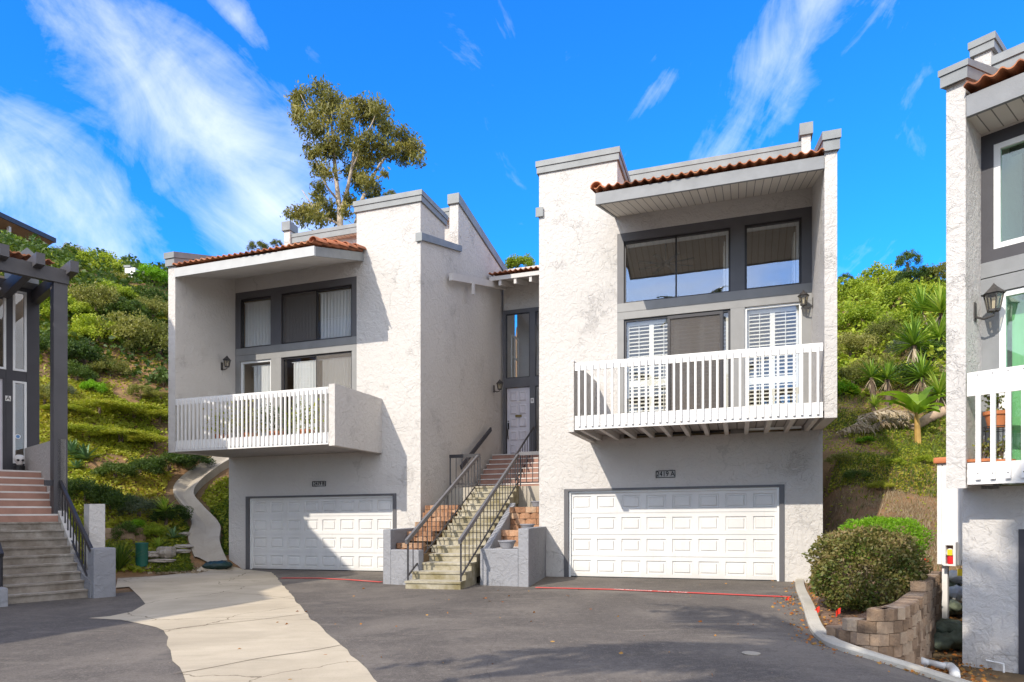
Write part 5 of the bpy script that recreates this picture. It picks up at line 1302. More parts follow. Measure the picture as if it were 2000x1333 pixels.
MB(FL).box(-3.2, xa, 7, 7.2, 2, 6.6).box(xa-.02, xa, 5.2, 7, 2, 6.6).build('rear_wall', M['stucco'], hL)
window(FL, 1, xc, xb, u0, u1, hL, M['vinyl'], d=4.94, w=.05); window(FL, 1, xc, xb, l0, l1, hL, M['vinyl'], d=4.94, w=.05)
window(FL, 1, xe, xd, u0, u1, hL, M['vinyl'], d=4.94, w=.05)
xf = ex_(5)
MB(FL).box(-3.2, xf, 5.0, 5.06, 2.68, l1+.02).build('door', M['door'], hL)
MB(FL).box(xf, xd, 4.96, 5.2, 2.6, l1+.02).build('door_jamb', M['dark'], hL)
MB(FL).box(-3.2, xa, 5.8, 5.85, 2.6, tp_+.3).build('hall_wall', M['tan'], hL)
a0, az_ = LB(10.5, 783, 4.93); a1, az1 = LB(21.5, 774, 4.93)
pq = thing('door_plaque', 'small white A plate beside the left edge door', 'sign', FL.P((a0+a1)/2, 4.93, az_))
MB(FL).box(a0, a1, 4.935, 4.945, az_, az1).build('plate', M['white'], pq)
text_obj('A', (az1-az_)*1.15, M['black'], FL.P((a0+a1)/2, 4.93, (az_+az1)/2), Vector((FL.u[0], FL.u[1], 0)), (0, 0, 1), pq, name='letter', depth=.002)
st_ = thing('window_sticker', 'round blue and white sticker on the lowest left edge window', 'sticker', FL.P(0, 4.93, 3.5))
s_, z_ = LB(35, 853, 4.95); c = Vector(FL.P(s_, 4.955, z_))
def disc(c, r, fr, mat, name, parent, n=20, d=.0):
    mb = MB(); ex = Vector((fr.u[0], fr.u[1], 0)); pts = [c+ex*r*math.cos(k*2*math.pi/n)+Vector((0, 0, r*math.sin(k*2*math.pi/n)))-Vector((fr.v[0], fr.v[1], 0))*d for k in range(n)]
    mb.add(pts, [tuple(range(n))]); return mb.build(name, mat, parent, fix=False)
disc(c, .06, FL, M['white'], 'disc', st_, d=.0); disc(c, .04, FL, paint('sticker_blue', (.1, .25, .5), .5, .1), 'emblem', st_, d=.003)
s_, z_ = LB(37, 905, 4.6); sk = thing('skull_ornament', 'white skull ornament sitting by the left edge entrance', 'ornament', FL.P(s_, 4.6, 2.70))
sk_c = Vector(FL.P(s_, 4.55, 2.70+.28)); dv = Vector((-FL.v[0], -FL.v[1], 0)); su = Vector((FL.u[0], FL.u[1], 0))
MB().lathe(FL.P(s_, 4.58, 2.69), [(.10, 0), (.12, .02), (.12, .17), (.10, .18)], 14).build('stand', M['black'], sk)
MB().lathe(sk_c, [(.05, -.10), (.07, -.06), (.075, -.03), (.11, .01), (.12, .06), (.10, .12), (.05, .15), (.01, .155)], 16).build('skull', M['white'], sk, smooth=True)
for k in (-1, 1): MB().lathe(sk_c+dv*.095+su*.045*k+Vector((0, 0, .015)), [(.005, -.03), (.03, -.01), (.03, .015), (.005, .03)], 10).build('eye_socket', M['black'], sk)
# unseen run-on of this house, added with an outline that throws the long shadow
MB().prismz([(-14.1, -1.8), (-12.65, 1.55), (-12.35, 2.5), (-13.05, 3.8), (-13.0, 5.15), (-11.9, 7.7), (-12.3, 8.9), (-17.5, 11.0), (-24, 0), (-18, -6)], -.3, 8.5).build('unseen_shadow_wing', M['stucco'], hL)
MB().prismz([(-12.3, 8.9), (-14.0, 9.5), (-18, 11.0), (-18, 11.4), (-14.0, 9.9), (-12.4, 9.25)], -.3, [8.45, 10.0, 11.2, 11.2, 10.0, 8.45]).build('unseen_shadow_fin', M['stucco'], hL)  # unseen fin added to slope the shadow edge on the left garage door
MB().prismz([(-13.16, 11.31), (-14.25, 11.7), (-18, 13.0), (-18, 13.4), (-14.25, 12.1), (-13.26, 11.7)], -.3, [10.2, 12.3, 13.0, 13.0, 12.3, 10.2]).build('unseen_shadow_fin', M['stucco'], hL)  # taller unseen fin added to shade the left house wing and balcony

# ------------------------------------------------------------------ house on the hilltop, far left
FH = Frame((-37.8, 55.0), (.184, .983))
hh_ = thing('hilltop_house', 'dark eaved house with lit soffit and railing on the hilltop at far left', 'house', FH.P(-5, 3, 16))
zE = 24.2-gz(-37.8, 55)
MB(FH).box(-16, .3, -.2, 8, zE-.35, zE+.02).build('roof', M['dark'], hh_)
MB(FH).prism([(-.1, zE-.36), (2.2, zE-1.35), (2.2, zE-1.25), (-.1, zE-.352)], -16, .2).build('soffit', M['wood_in'], hh_)
MB(FH).box(-16, .0, 2.2, 8, 13, zE-.4).build('wall', M['tan'], hh_)
for k in range(7):
    s_ = -1.2-k*1.35
    MB(FH).lathe(FH.P(s_, .9, zE-.80), [(.07, -.02), (.07, .02)], 10).build('downlight', M['white'], hh_)
mb = MB(FH); zd = zE-3.9; mb.box(-16, 0, .3, 2.2, zd-.3, zd); mb.build('deck', M['dark'], hh_)
mb = MB(FH); mb.box(-16, 0, .3, .36, zd+1.0, zd+1.08).box(-16, 0, .3, .36, zd+.1, zd+.15); mb.build('rail', M['metal_dark'], hh_)
for k in range(60):
    s_ = -.1-k*.16; MB(FH).box(s_-.02, s_+.02, .31, .35, zd+.15, zd+1.0).build('baluster', M['metal_dark'], hh_)
for k in range(4): MB(FH).box(-.3-k*3.2, -.1-k*3.2, .28, .48, 14, zE-.4).build('post', M['soffit'], hh_)
x, y, z = -.568*37*.757, 0, 0
X_, Y_ = (255-1000)/F*37, 37
chm = thing('chimney', 'small white chimney poking above the left hillside shrubs', 'chimney', (X_, Y_, G(X_, Y_)))
zt_ = CZ+(YH-523)/F*37
MB().box(X_-.32, X_+.25, Y_, Y_+.6, G(X_, Y_)-.3, zt_).build('stack', M['white'], chm); MB().box(X_-.36, X_+.0, Y_-.04, Y_+.64, zt_, zt_+.12).build('cap', M['cap'], chm)
# ------------------------------------------------------------------ vegetation
def unit_crown(name, n, k, leaf, mat, seed, flat=.75, cl=.26, droop=.2, shell=.55, asp=.5, lobes=None):
    """crown of leaf clusters inside a unit ellipsoid, returned as an object at the origin"""
    rs = np.random.RandomState(seed)
    d = unit(rs.normal(size=(k, 3))); d[:, 2] = np.abs(d[:, 2])*1.0-.25*(rs.rand(k) < .4)
    rad = shell+(1-shell)*rs.rand(k)**.6
    cc = d*rad[:, None]*np.array([1, 1, flat]); cr = cl*(.6+.8*rs.rand(k)); ct = rs.rand(k)
    i = rs.randint(0, k, n); off = unit(rs.normal(size=(n, 3)))*(rs.rand(n)**.45)[:, None]
    P = cc[i]+off*cr[i][:, None]*np.array([1, 1, .8])
    A = unit(off*.6+d[i]*.5+rs.normal(size=(n, 3))*.7+np.array([0, 0, -droop]))
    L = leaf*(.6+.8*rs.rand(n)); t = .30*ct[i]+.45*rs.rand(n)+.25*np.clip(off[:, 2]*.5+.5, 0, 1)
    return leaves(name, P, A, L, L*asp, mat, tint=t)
PROTO = {}
def proto(key, **kw):
    o = unit_crown('foliage', **kw); PROTO[key] = o.data; bpy.data.objects.remove(o)
for v_ in range(3):
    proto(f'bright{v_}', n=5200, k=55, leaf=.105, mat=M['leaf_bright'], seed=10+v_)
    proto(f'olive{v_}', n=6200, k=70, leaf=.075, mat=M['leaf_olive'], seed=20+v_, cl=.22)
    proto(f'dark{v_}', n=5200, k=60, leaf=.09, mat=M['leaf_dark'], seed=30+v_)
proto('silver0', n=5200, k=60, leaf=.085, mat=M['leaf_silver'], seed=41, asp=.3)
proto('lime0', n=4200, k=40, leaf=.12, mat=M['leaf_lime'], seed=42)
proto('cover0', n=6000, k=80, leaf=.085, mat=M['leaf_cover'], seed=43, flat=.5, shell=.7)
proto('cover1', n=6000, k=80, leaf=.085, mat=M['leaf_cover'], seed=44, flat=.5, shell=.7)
rb = np.random.RandomState(8)
def trunk(root, base, top, r, n=3, mat=None):
    b, t = Vector(base), Vector(top)
    for k in range(n):
        e = t+Vector((rb.uniform(-.5, .5), rb.uniform(-.5, .5), rb.uniform(-.2, .2)))*(t-b).length*.55
        m_ = (b+e)/2+Vector((rb.uniform(-.1, .1), rb.uniform(-.1, .1), 0))*(t-b).length
        MB().tube([b+Vector((0, 0, -.2)), m_, e], [r, r*.7, r*.3], 6).build('stem', mat or M['bark'], root)
def shrub(name, key, px, py, rpx, label, cat='shrub', group=None, flat=1.0, Y=None, lift=.35, wide=1.0):
    """a bush whose crown centre is seen at a picture point; it stands on the slope there"""
    if Y is None:
        x, y, z = hit(px, py+rpx*lift)
    else:
        y = Y; x = (px-1000)/F*Y; z = G(x, y)
    r = rpx/F*y; zc = CZ+(YH-py)/F*y
    base = (x, y, min(z, zc-.1*r)); root = thing(name, label, cat, base, group)
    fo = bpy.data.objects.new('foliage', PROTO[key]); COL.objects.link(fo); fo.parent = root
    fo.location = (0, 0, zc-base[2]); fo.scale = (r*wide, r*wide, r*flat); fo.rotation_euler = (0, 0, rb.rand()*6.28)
    trunk(root, base, (x, y, zc), .035*r+.02)
    return root
LS_ = 'shrubs on the left hillside'; RS_ = 'shrubs on the right hillside'
for a in (
    ('bright0', 18, 492, 40, 'bright bush in front of the hilltop house railing', 44), ('bright1', 98, 520, 46, 'leafy bush below the right end of the hilltop house roof', 42), ('olive2', 152, 508, 38, 'wispy bush at the top of the left skyline', 42),
    ('bright2', 130, 545, 50, 'yellow green bush just right of the pergola beam end', 38), ('bright0', 195, 530, 46, 'bright bush on the left skyline beside the white chimney', 38), ('olive0', 235, 560, 36, 'dull green bush directly under the white chimney', 37),
    ('lime0', 297, 548, 34, 'round bright green tree on the skyline next to the left house', 37), ('olive1', 190, 600, 56, 'broad bush halfway up the left slope', None), ('bright1', 130, 615, 48, 'yellow tipped bush right of the dark pergola post', None),
    ('dark0', 245, 615, 42, 'dark bush in the gap above the big olive bushes', None), ('olive2', 300, 612, 44, 'dry looking bush touching the left house wing at mid height', None), ('bright2', 190, 655, 46, 'sunlit bush above the dark hollow on the left slope', None),
    ('olive0', 258, 660, 62, 'large rounded olive bush, left of the pair beside the left house', None), ('olive1', 310, 680, 60, 'large rounded olive bush touching the left house wing', None), ('dark1', 165, 700, 46, 'dark bush in the shaded hollow of the left slope', None),
    ('dark2', 100, 690, 46, 'dark green bush seen between left edge post and column', None), ('bright0', 92, 600, 44, 'bright bush seen through the pergola opening', None), ('olive2', 88, 780, 38, 'dry pale bush behind the left edge post', None)):
    shrub('shrub', a[0], a[1], a[2], a[3], a[4], group=LS_, Y=a[5])
for a in (('cover0', 130, 800, 40, 'pale ground cover mound next to the left edge post'), ('cover1', 195, 795, 52, 'yellow green mound in the middle of the left slope'), ('cover1', 262, 800, 50, 'yellow green mound under the bare earth patch'), ('cover0', 312, 812, 44, 'bushy mound against the left house balcony end'),
          ('cover1', 175, 842, 48, 'low sunlit mound above the agaves'), ('cover0', 238, 850, 54, 'low sunlit mound in the centre of the lower left slope'), ('cover1', 305, 862, 48, 'low sunlit mound above the clipped dark hedge'), ('olive2', 312, 775, 34, 'grey green bush at the edge of the bare earth')):
    shrub('groundcover_mound', a[0], a[1], a[2], a[3], a[4], cat='ground cover', group='ground cover mounds on the left slope', flat=.40)
for a in (('dark0', 225, 925, 38, 'clipped dark hedge, left end above the channel'), ('dark1', 275, 918, 42, 'clipped dark hedge, middle clump above the channel'), ('dark2', 330, 908, 42, 'clipped dark hedge clump right of the middle'), ('dark0', 380, 902, 34, 'clipped dark hedge tapering off next to the channel')):
    shrub('hedge', a[0], a[1], a[2], a[3], a[4], cat='hedge', group='dark hedge above the drainage channel', flat=.75)
for a in (('dark1', 165, 965, 42, 'dark shrub right behind the left stair railing'), ('dark2', 215, 985, 44, 'reddish dark shrub above the low brick wall'), ('silver0', 272, 1000, 42, 'silvery rosemary like bush beside the drainage channel'), ('dark0', 335, 1010, 34, 'dark bush behind the tree aloe'), ('bright1', 300, 1042, 26, 'bright small bush above the flat stones'), ('lime0', 262, 1032, 22, 'small light green bush below the silvery bush'), ('dark2', 250, 1045, 30, 'shaded bush just right of the low brick wall')):
    shrub('shrub', a[0], a[1], a[2], a[3], a[4], group='shrubs at the foot of the left slope')
for a in (('bright0', 1655, 580, 42, 'bright rounded bush on the right skyline touching the house wing', None), ('bright1', 1715, 560, 48, 'largest bright bush on the right skyline', None), ('bright2', 1672, 630, 44, 'bright bush halfway up beside the right house wing', None), ('bright0', 1760, 590, 46, 'bright green bush under the right skyline', None),
          ('dark0', 1785, 548, 34, 'dark conifer like bush on the right skyline', 40), ('olive0', 1830, 550, 44, 'grey green tree on the skyline against the near house', 40), ('olive1', 1660, 690, 52, 'dry twiggy bush beside the right balcony', None), ('olive2', 1715, 665, 50, 'olive bush in the middle of the right slope', None),
          ('bright1', 1760, 640, 44, 'yellow green bush left of the upper yuccas', None), ('silver0', 1775, 690, 42, 'pale silvery bush between the yuccas', None), ('olive0', 1705, 725, 46, 'twiggy olive bush behind the two small yuccas', None), ('bright2', 1820, 590, 40, 'sunlit bush behind the topmost yucca', None),
          ('lime0', 1648, 765, 26, 'yellow bush with brown base beside the right balcony end', None), ('dark1', 1755, 745, 44, 'dark bush behind the banana plant', None), ('dark2', 1830, 700, 44, 'dark bush at the near house edge among yuccas', None), ('olive1', 1665, 745, 40, 'brownish bush under the balcony edge on the right slope', None), ('dark0', 1815, 790, 30, 'low dark bush above the fallen log', None)):
    shrub('shrub', a[0], a[1], a[2], a[3], a[4], group=RS_, Y=a[5])

for a in (('dark2', 150, 735, 34, 'dark bush at the lower edge of the shaded hollow'), ('olive0', 215, 725, 36, 'straggly olive bush under the pair of big rounded bushes'), ('lime0', 182, 760, 22, 'small fresh green bush above the sunlit mounds'), ('silver0', 120, 765, 26, 'greyish bush beside the left edge post at mid slope'), ('bright1', 225, 585, 40, 'yellow green bush in the middle of the upper left slope'), ('dark1', 285, 585, 34, 'dark bush just below the bright round tree'), ('olive1', 275, 770, 26, 'low dry bush at the border of the bare earth'), ('dark0', 320, 745, 28, 'small dark bush at the left house wing above the bare earth')):
    shrub('shrub', a[0], a[1], a[2], a[3], a[4], group=LS_)
for a in (('lime0', 1690, 862, 16, 'low fresh green bush on the grass under the dead fronds'), ('olive1', 1640, 900, 26, 'dull low bush in the shade next to the right house corner'), ('bright2', 1745, 905, 20, 'low bright bush below the banana plant'), ('dark1', 1675, 930, 24, 'low dark bush in the shade behind the lime bush'), ('bright0', 1805, 900, 20, 'low bright bush beside the white cabinet'), ('cover0', 1720, 950, 22, 'low brownish bush above the lime bush')):
    shrub('shrub', a[0], a[1], a[2], a[3], a[4], group='low bushes on the right grass slope', flat=.7)
# spiky plants
def blades(name, loc, n, ln, wd_, mat, parent, up=(.1, 1.0), curve=.35, seed=0, segs=4, trough=.25, tip=.02, tilt_pow=1.0):
    """rosette of tapering curved blades"""
    rs = np.random.RandomState(seed); mb = MB(); ti = []
    base = Vector(loc)
    for i in range(n):
        az = rs.rand()*6.283; el = up[0]+(up[1]-up[0])*rs.rand()**tilt_pow; L = ln*(.7+.4*rs.rand()); w_ = wd_*(.8+.4*rs.rand())
        dr = Vector((math.cos(az), math.sin(az), 0)); sd_ = Vector((-dr.y, dr.x, 0)); t = rs.rand()
        o = len(mb.v); p = base.copy(); e = el
        for k in range(segs+1):
            q = k/segs; ww = w_*(1-(q**1.6))*(.55+1.2*q*(1-q)*2 if q < .5 else 1.15)+tip*wd_
            nrm_ = dr*(-math.sin(e))+Vector((0, 0, math.cos(e)))
            mb.v += [tuple(p-sd_*ww/2+nrm_*ww*trough), tuple(p), tuple(p+sd_*ww/2+nrm_*ww*trough)]
            p = p+(dr*math.cos(e)+Vector((0, 0, math.sin(e))))*(L/segs); e -= curve/segs*(1.3-el*.4)
        for k in range(segs):
            a = o+3*k; mb.f += [(a, a+1, a+4, a+3), (a+1, a+2, a+5, a+4)]; ti += [t, t]
    return tint_build(mb, ti, name, mat, parent, fix=False, smooth=True)
def yucca(px, py, rpx, label, trunk_px=0, lean=0, seed=0, group='yuccas on the right slope', skirt=True):
    x, y, z = hit(px+lean, py+rpx*.5+trunk_px)
    zc = CZ+(YH-py)/F*y; xc = (px-1000)/F*y; r = rpx/F*y
    root = thing('yucca', label, 'yucca', (x, y, z), group)
    MB().tube([(x, y, z-.1), ((x+xc)/2, y, (z+zc)/2), (xc, y, zc)], [.10, .09, .08], 8).build('trunk', M['bark'], root)
    blades('leaf_rosette', (xc, y, zc), 95, r*1.4, r*.11, M['leaf_yucca'], root, up=(-.35, 1.5), curve=.35, seed=seed, tilt_pow=.8)
    if skirt: blades('dry_skirt', (xc, y, zc-.08*r), 40, r*.95, r*.08, M['leaf_dry'], root, up=(-1.5, -.7), curve=.2, seed=seed+50)
for a in ((1800, 608, 42, 'topmost yucca on the right slope', 30, 0), (1838, 612, 46, 'yucca half hidden by the near house at the top', 40, 0), (1785, 675, 46, 'broad yucca with pale dead skirt left of the near house', 30, 10), (1835, 660, 40, 'yucca pressed against the near house wing', 30, 0),
          (1702, 738, 30, 'small yucca on a thin bare trunk, left of the twin pair', 42, 6), (1733, 742, 30, 'small yucca with shaggy grey trunk, right of the twin pair', 40, 2), (1800, 738, 40, 'dark leaved yucca above the banana plant', 25, 0), (1835, 770, 40, 'lowest yucca beside the near house wing', 22, 0), (1708, 795, 20, 'little spiky yucca at the foot of the twin pair', 4, 0)):
    yucca(a[0], a[1], a[2], a[3], a[4], a[5], seed=int(a[0]), skirt=a[4] > 10)
def agave(px, py, rpx, label, seed, mat='leaf_agave', group='agaves on the left slope', n=30, w_=.2, stem=0, **kw):
    x, y, z = hit(px, py); r = rpx/F*y; root = thing('agave', label, 'agave', (x, y, z), group); zc = z+.08
    if stem:
        zc = CZ+(YH-py+stem)/F*y; MB().tube([(x, y, z-.1), (x+.05, y, (z+zc)/2), (x, y, zc)], [.05, .045, .05], 8).build('stem', M['bark'], root)
    blades('leaf_rosette', (x, y, zc), n, r*1.05, r*w_, M[mat], root, up=(.1, 1.4), curve=.25, seed=seed, trough=.3, **kw)
agave(140, 893, 34, 'pale agave half hidden by the left edge post', 1); agave(168, 905, 38, 'large pale agave with bent leaves on the left slope', 2); agave(150, 922, 22, 'small agave below the two big pale ones', 3)
agave(322, 1032, 34, 'tree aloe on a bare stem beside the drainage channel', 4, 'leaf_yucca', n=40, w_=.12, stem=32)
agave(338, 1062, 26, 'low blue green rosette above the flat stones', 5, n=36, w_=.13); agave(310, 1078, 26, 'straggly striped grassy rosette behind the boulder', 6, 'leaf_yucca', n=46, w_=.07)
bx, by_, bz_ = hit(1793, 866); ban = thing('banana_plant', 'banana plant with broad leaves standing on the right slope', 'banana plant', (bx, by_, bz_))
rB = 62/F*by_
MB().tube([(bx, by_, bz_-.1), (bx-.02, by_, bz_+rB*.5), (bx-.05, by_, bz_+rB*.95)], [.10, .08, .05], 10).build('stalk', paint('banana_stalk', (.42, .26, .07), .7, .3), ban)
for k, (az, el, L) in enumerate(((2.9, .8, 1.3), (2.5, 1.2, 1.5), (1.3, 1.45, 1.55), (.5, 1.25, 1.4), (.1, .95, 1.05), (4.2, 1.1, 1.1), (3.4, .95, 1.2), (5.5, 1.1, 1.2), (3.0, 1.35, 1.6), (.2, .55, .9), (4.9, .7, .9), (1.9, 1.3, 1.3))):
    mb = MB(); ti = []; p = Vector((bx-.04, by_, bz_+rB*.85)); e = el; dr = Vector((math.cos(az), math.sin(az), 0)); sd_ = Vector((-dr.y, dr.x, 0))
    if abs(dr.y) > .7: sd_ = Vector((1, 0, 0))
    for j in range(11):
        q = j/10; ww = (.155+rb.uniform(-.05, .02))*rB*(0 if q < .12 else math.sin(min(1, (q-.12)/.88)*math.pi)**.6)+.02
        mb.v += [tuple(p-sd_*ww+Vector((0, 0, ww*.35))), tuple(p), tuple(p+sd_*ww+Vector((0, 0, ww*.35)))]
        p = p+(dr*math.cos(e)+Vector((0, 0, math.sin(e))))*(L*rB/10); e -= .09+.05*(k % 3)
    for j in range(10): a = 3*j; mb.f += [(a, a+1, a+4, a+3), (a+1, a+2, a+5, a+4)]; ti += [(k*.37) % 1*.7+rb.rand()*.3]*2
    tint_build(mb, ti, 'leaf', M['leaf_banana'], ban, fix=False, smooth=True)
lg = thing('fallen_log', 'pale fallen palm log lying across the right slope', 'log', hit(1800, 838))
MB().tube([gpt(1782, 848, .12), gpt(1815, 830, .18), gpt(1845, 815, .18), gpt(1880, 800, .18)], [.13, .15, .16, .17], 10).build('log', paint('dead_wood', (.36, .26, .18), .9, .3, 5, .5, 20), lg, smooth=True)
def dry_frond(a, b, label, seed, w_=.5):
    rs = np.random.RandomState(seed); A, B = Vector(gpt(*a, .25)), Vector(gpt(*b, .2)); root = thing('dry_frond', label, 'dead frond', tuple(A), 'dead palm fronds on the right slope')
    MB().tube([A, (A+B)/2+Vector((0, 0, .12)), B], [.035, .03, .012], 6).build('rib', M['leaf_dry'], root)
    C, D_, L = [], [], []
    for k in range(150):
        t = rs.rand(); p = A+(B-A)*t+Vector((0, 0, .12*4*t*(1-t))); d = Vector((rs.normal()*.35, -.5+rs.normal()*.3, -.75+rs.normal()*.3)).normalized(); l_ = w_*(.6+.5*rs.rand())*(1-.4*t)
        C.append(p+d*l_*.5); D_.append(d); L.append(l_)
    leaves('leaflets', C, D_, L, .045, M['leaf_dry'], root)
dry_frond((1775, 822), (1675, 828), 'long pale dead palm frond lying left of the banana plant', 1, .62); dry_frond((1700, 850), (1636, 858), 'short bleached dead frond nearest the right house', 2, .4); dry_frond((1765, 838), (1700, 848), 'grey dead frond beneath the long pale one', 3, .5); dry_frond((1735, 812), (1660, 850), 'bleached dead frond crossing the long pale one', 5, .55); dry_frond((1845, 735), (1790, 700), 'drooping grey dead frond against the near house', 4, .55)

# round hedge in the bed and the lime green bush behind it
def dense_bush(name, label, cat, c, rx, ry, rz, n, leaf, mat, seed, sq=3.0, asp=.55, core=None):
    rs = np.random.RandomState(seed); root = thing(name, label, cat, (c[0], c[1], c[2]-rz))
    d = unit(rs.normal(size=(n, 3))); k = (np.abs(d)**sq).sum(1)**(-1/sq); lum = 1+.09*np.sin(d[:, 0]*7+seed)*np.sin(d[:, 2]*6+d[:, 1]*5)+.04*np.sin(d[:, 0]*17)*np.sin(d[:, 2]*15+1)
    rad = (.62+.40*rs.rand(n)**.45)*lum+.09*rs.rand(n)*(rs.rand(n) < .10)
    P = np.array(c)+d*(k*rad)[:, None]*np.array([rx, ry, rz]); A = unit(d*.7+rs.normal(size=(n, 3))*.7)
    L = leaf*(.6+.8*rs.rand(n)); cl_ = .5+.5*np.sin(P[:, 0]*6+1)*np.sin(P[:, 2]*7+P[:, 1]*4)
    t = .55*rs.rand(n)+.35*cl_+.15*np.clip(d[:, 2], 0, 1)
    leaves('foliage', P, A, L, L*asp, mat, root, tint=t)
    for q in range(6): w_ = q*1.05; MB().tube([(c[0]+.08*math.cos(w_), c[1]+.08*math.sin(w_), c[2]-rz-.05), (c[0]+rx*.35*math.cos(w_), c[1]+ry*.35*math.sin(w_), c[2]-rz*.3), (c[0]+rx*.7*math.cos(w_), c[1]+ry*.7*math.sin(w_), c[2]+rz*.3)], [.03, .022, .008], 6).build('stem', M['bark'], root)
    return root
Yh = 10.7; dense_bush('hedge_bush', 'rounded clipped hedge bush with mixed green and reddish leaves in the mulch bed', 'bush', ((1690-1000)/F*Yh, Yh, CZ+(YH-1112)/F*Yh), (.78), .76, .64, 13000, .062, M['leaf_hedge'], 5, 2.6)
Yh = 12.6; dense_bush('lime_bush', 'vivid lime green low bush behind the rounded hedge', 'bush', ((1722-1000)/F*Yh, Yh, CZ+(YH-1056)/F*Yh), .76, .55, .42, 9000, .06, M['leaf_lime'], 6, 3.2, .3)

# eucalyptus above the left house roof
YE = 36.0
def epx(u, v, dy=0.0):
    px, py = 540+u/3.81, 130+v/3.81; y = YE+dy; return Vector(((px-1000)/F*y, y, CZ+(YH-py)/F*y))
eb = epx(475, 1190); eu = thing('eucalyptus_tree', 'tall eucalyptus with tufted olive crown rising behind the left house', 'tree', (eb.x, YE, G(eb.x, YE)))
g0 = Vector((eb.x, YE, G(eb.x, YE)-.2))
limbs = ([(g0, .28), (epx(475, 1190), .17), (epx(462, 1000), .14), (epx(440, 800, .3), .11), (epx(415, 480, .5), .07), (epx(390, 300, .4), .03)],
         [(epx(470, 1120), .13), (epx(520, 950, -.4), .11), (epx(560, 760, -.6), .08), (epx(595, 575, -.8), .06), (epx(690, 465, -1), .045), (epx(750, 330, -1), .02)],
         [(epx(590, 1180, .6), .12), (epx(640, 990, .8), .11), (epx(700, 860, 1), .09), (epx(770, 730, 1), .07), (epx(870, 620, .8), .05), (epx(960, 540, .6), .03), (epx(1030, 640, .6), .015)],
         [(epx(462, 1000), .07), (epx(380, 900, -.5), .05), (epx(320, 780, -.8), .03), (epx(270, 640, -1), .015)],
         [(epx(480, 1180, .2), .08), (epx(380, 1130, .3), .06), (epx(280, 1050, .5), .04), (epx(190, 920, .6), .02)],
         [(epx(430, 640, .4), .05), (epx(330, 470, .6), .035), (epx(240, 330, .7), .02), (epx(180, 210, .6), .012)],
         [(epx(560, 760, -.6), .05), (epx(610, 640, -1.2), .03), (epx(620, 400, -1.4), .015)],
         [(epx(700, 860, 1), .05), (epx(790, 810, 1.3), .03), (epx(800, 780, 1.3), .01)])
for l_ in limbs: MB().tube(smooth_path([tuple(q[0]) for q in l_], 4), [l_[min(len(l_)-1, i//4)][1]+(l_[min(len(l_)-1, i//4+1)][1]-l_[min(len(l_)-1, i//4)][1])*(i % 4)/4 for i in range((len(l_)-1)*4+1)], 8).build('limb', M['bark_gum'], eu, smooth=True)
ecl = [(190,210,55),(150,330,38),(200,370,58),(150,235,34),(340,190,55),(420,240,55),(300,310,50),(380,330,55),(250,460,58),(330,450,58),(480,380,58),(520,290,40),(620,330,55),(610,270,30),(700,300,58),(780,340,52),(690,400,58),(800,430,55),(820,500,45),(500,470,50),(420,560,42),(330,600,55),(280,650,40),(400,640,48),(470,650,42),(560,590,48),(640,600,55),(720,560,50),(800,600,48),(850,640,42),(920,520,52),(980,555,58),(1030,620,48),(930,680,42),(1045,700,34),(905,600,36),(620,720,60),(560,770,45),(680,700,50),(320,780,40),(390,780,42),(600,820,55),(680,860,52),(740,920,40),(640,900,45),(330,900,40),(310,960,45),(260,1050,48),(150,1090,42),(200,1130,52),(300,1140,52),(380,1010,42),(520,1080,36),(95,1110,30),(400,1120,46),(700,960,40),(800,800,22),(230,600,22),(290,740,26),(450,250,40),(540,1000,34),(760,660,36)]
rs = np.random.RandomState(77); P, A, L, T = [], [], [], []
for (u, v, r) in ecl:
    c = np.array(epx(u, v, rs.uniform(-1.9, 1.9))); rr_ = r/3.81/F*YE*1.5; m_ = int(400*(r/50)**2); tc = rs.rand()
    sub = c+unit(rs.normal(size=(7, 3)))*rr_*.6*np.array([1, 1.4, .8])
    i = rs.randint(0, 7, m_); o_ = rs.normal(size=(m_, 3))*rr_*.33; P.append(sub[i]+o_); A.append(unit(rs.normal(size=(m_, 3))*.6+np.array([0, 0, -.7])))
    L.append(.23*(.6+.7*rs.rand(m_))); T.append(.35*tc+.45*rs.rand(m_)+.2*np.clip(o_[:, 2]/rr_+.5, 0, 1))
leaves('foliage', np.concatenate(P), np.concatenate(A), np.concatenate(L), np.concatenate(L)*.34, M['leaf_gum'], eu, tint=np.concatenate(T))
def simple_tree(name, label, px, py, rpx, Y, key, group=None, flat=1.0):
    x = (px-1000)/F*Y; z = G(x, Y); zc = CZ+(YH-py)/F*Y; r = rpx/F*Y; root = thing(name, label, 'tree', (x, Y, z), group)
    fo = bpy.data.objects.new('foliage', PROTO[key]); COL.objects.link(fo); fo.parent = root; fo.location = (0, 0, zc-z); fo.scale = (r, r, r*flat)
    MB().tube([(x, Y, z-.3), (x+.1, Y, (z+zc)/2), (x, Y, zc)], [.2, .15, .06], 8).build('trunk', M['bark'], root)
simple_tree('pine_tree', 'rounded bright pine above the porch roof between the two houses', 1018, 522, 30, 38, 'bright1', flat=1.0)
simple_tree('tree', 'small reddish flowering tree peeking over the left house roof', 505, 486, 20, 36, 'olive0'); simple_tree('tree', 'distant brownish tree top right of the eucalyptus, behind the chimney cap', 762, 382, 13, 44, 'olive2'); simple_tree('tree', 'tiny twiggy tree top next to the clerestory of the left house', 540, 478, 12, 36, 'olive1')
for px, py, r, lab in ((1772, 512, 22, 'feathery dark palm top on the right skyline'), (1650, 548, 14, 'small tree top over the right skyline beside the house')):
    simple_tree('tree', lab, px, py, r, 42, 'dark1', flat=1.2)

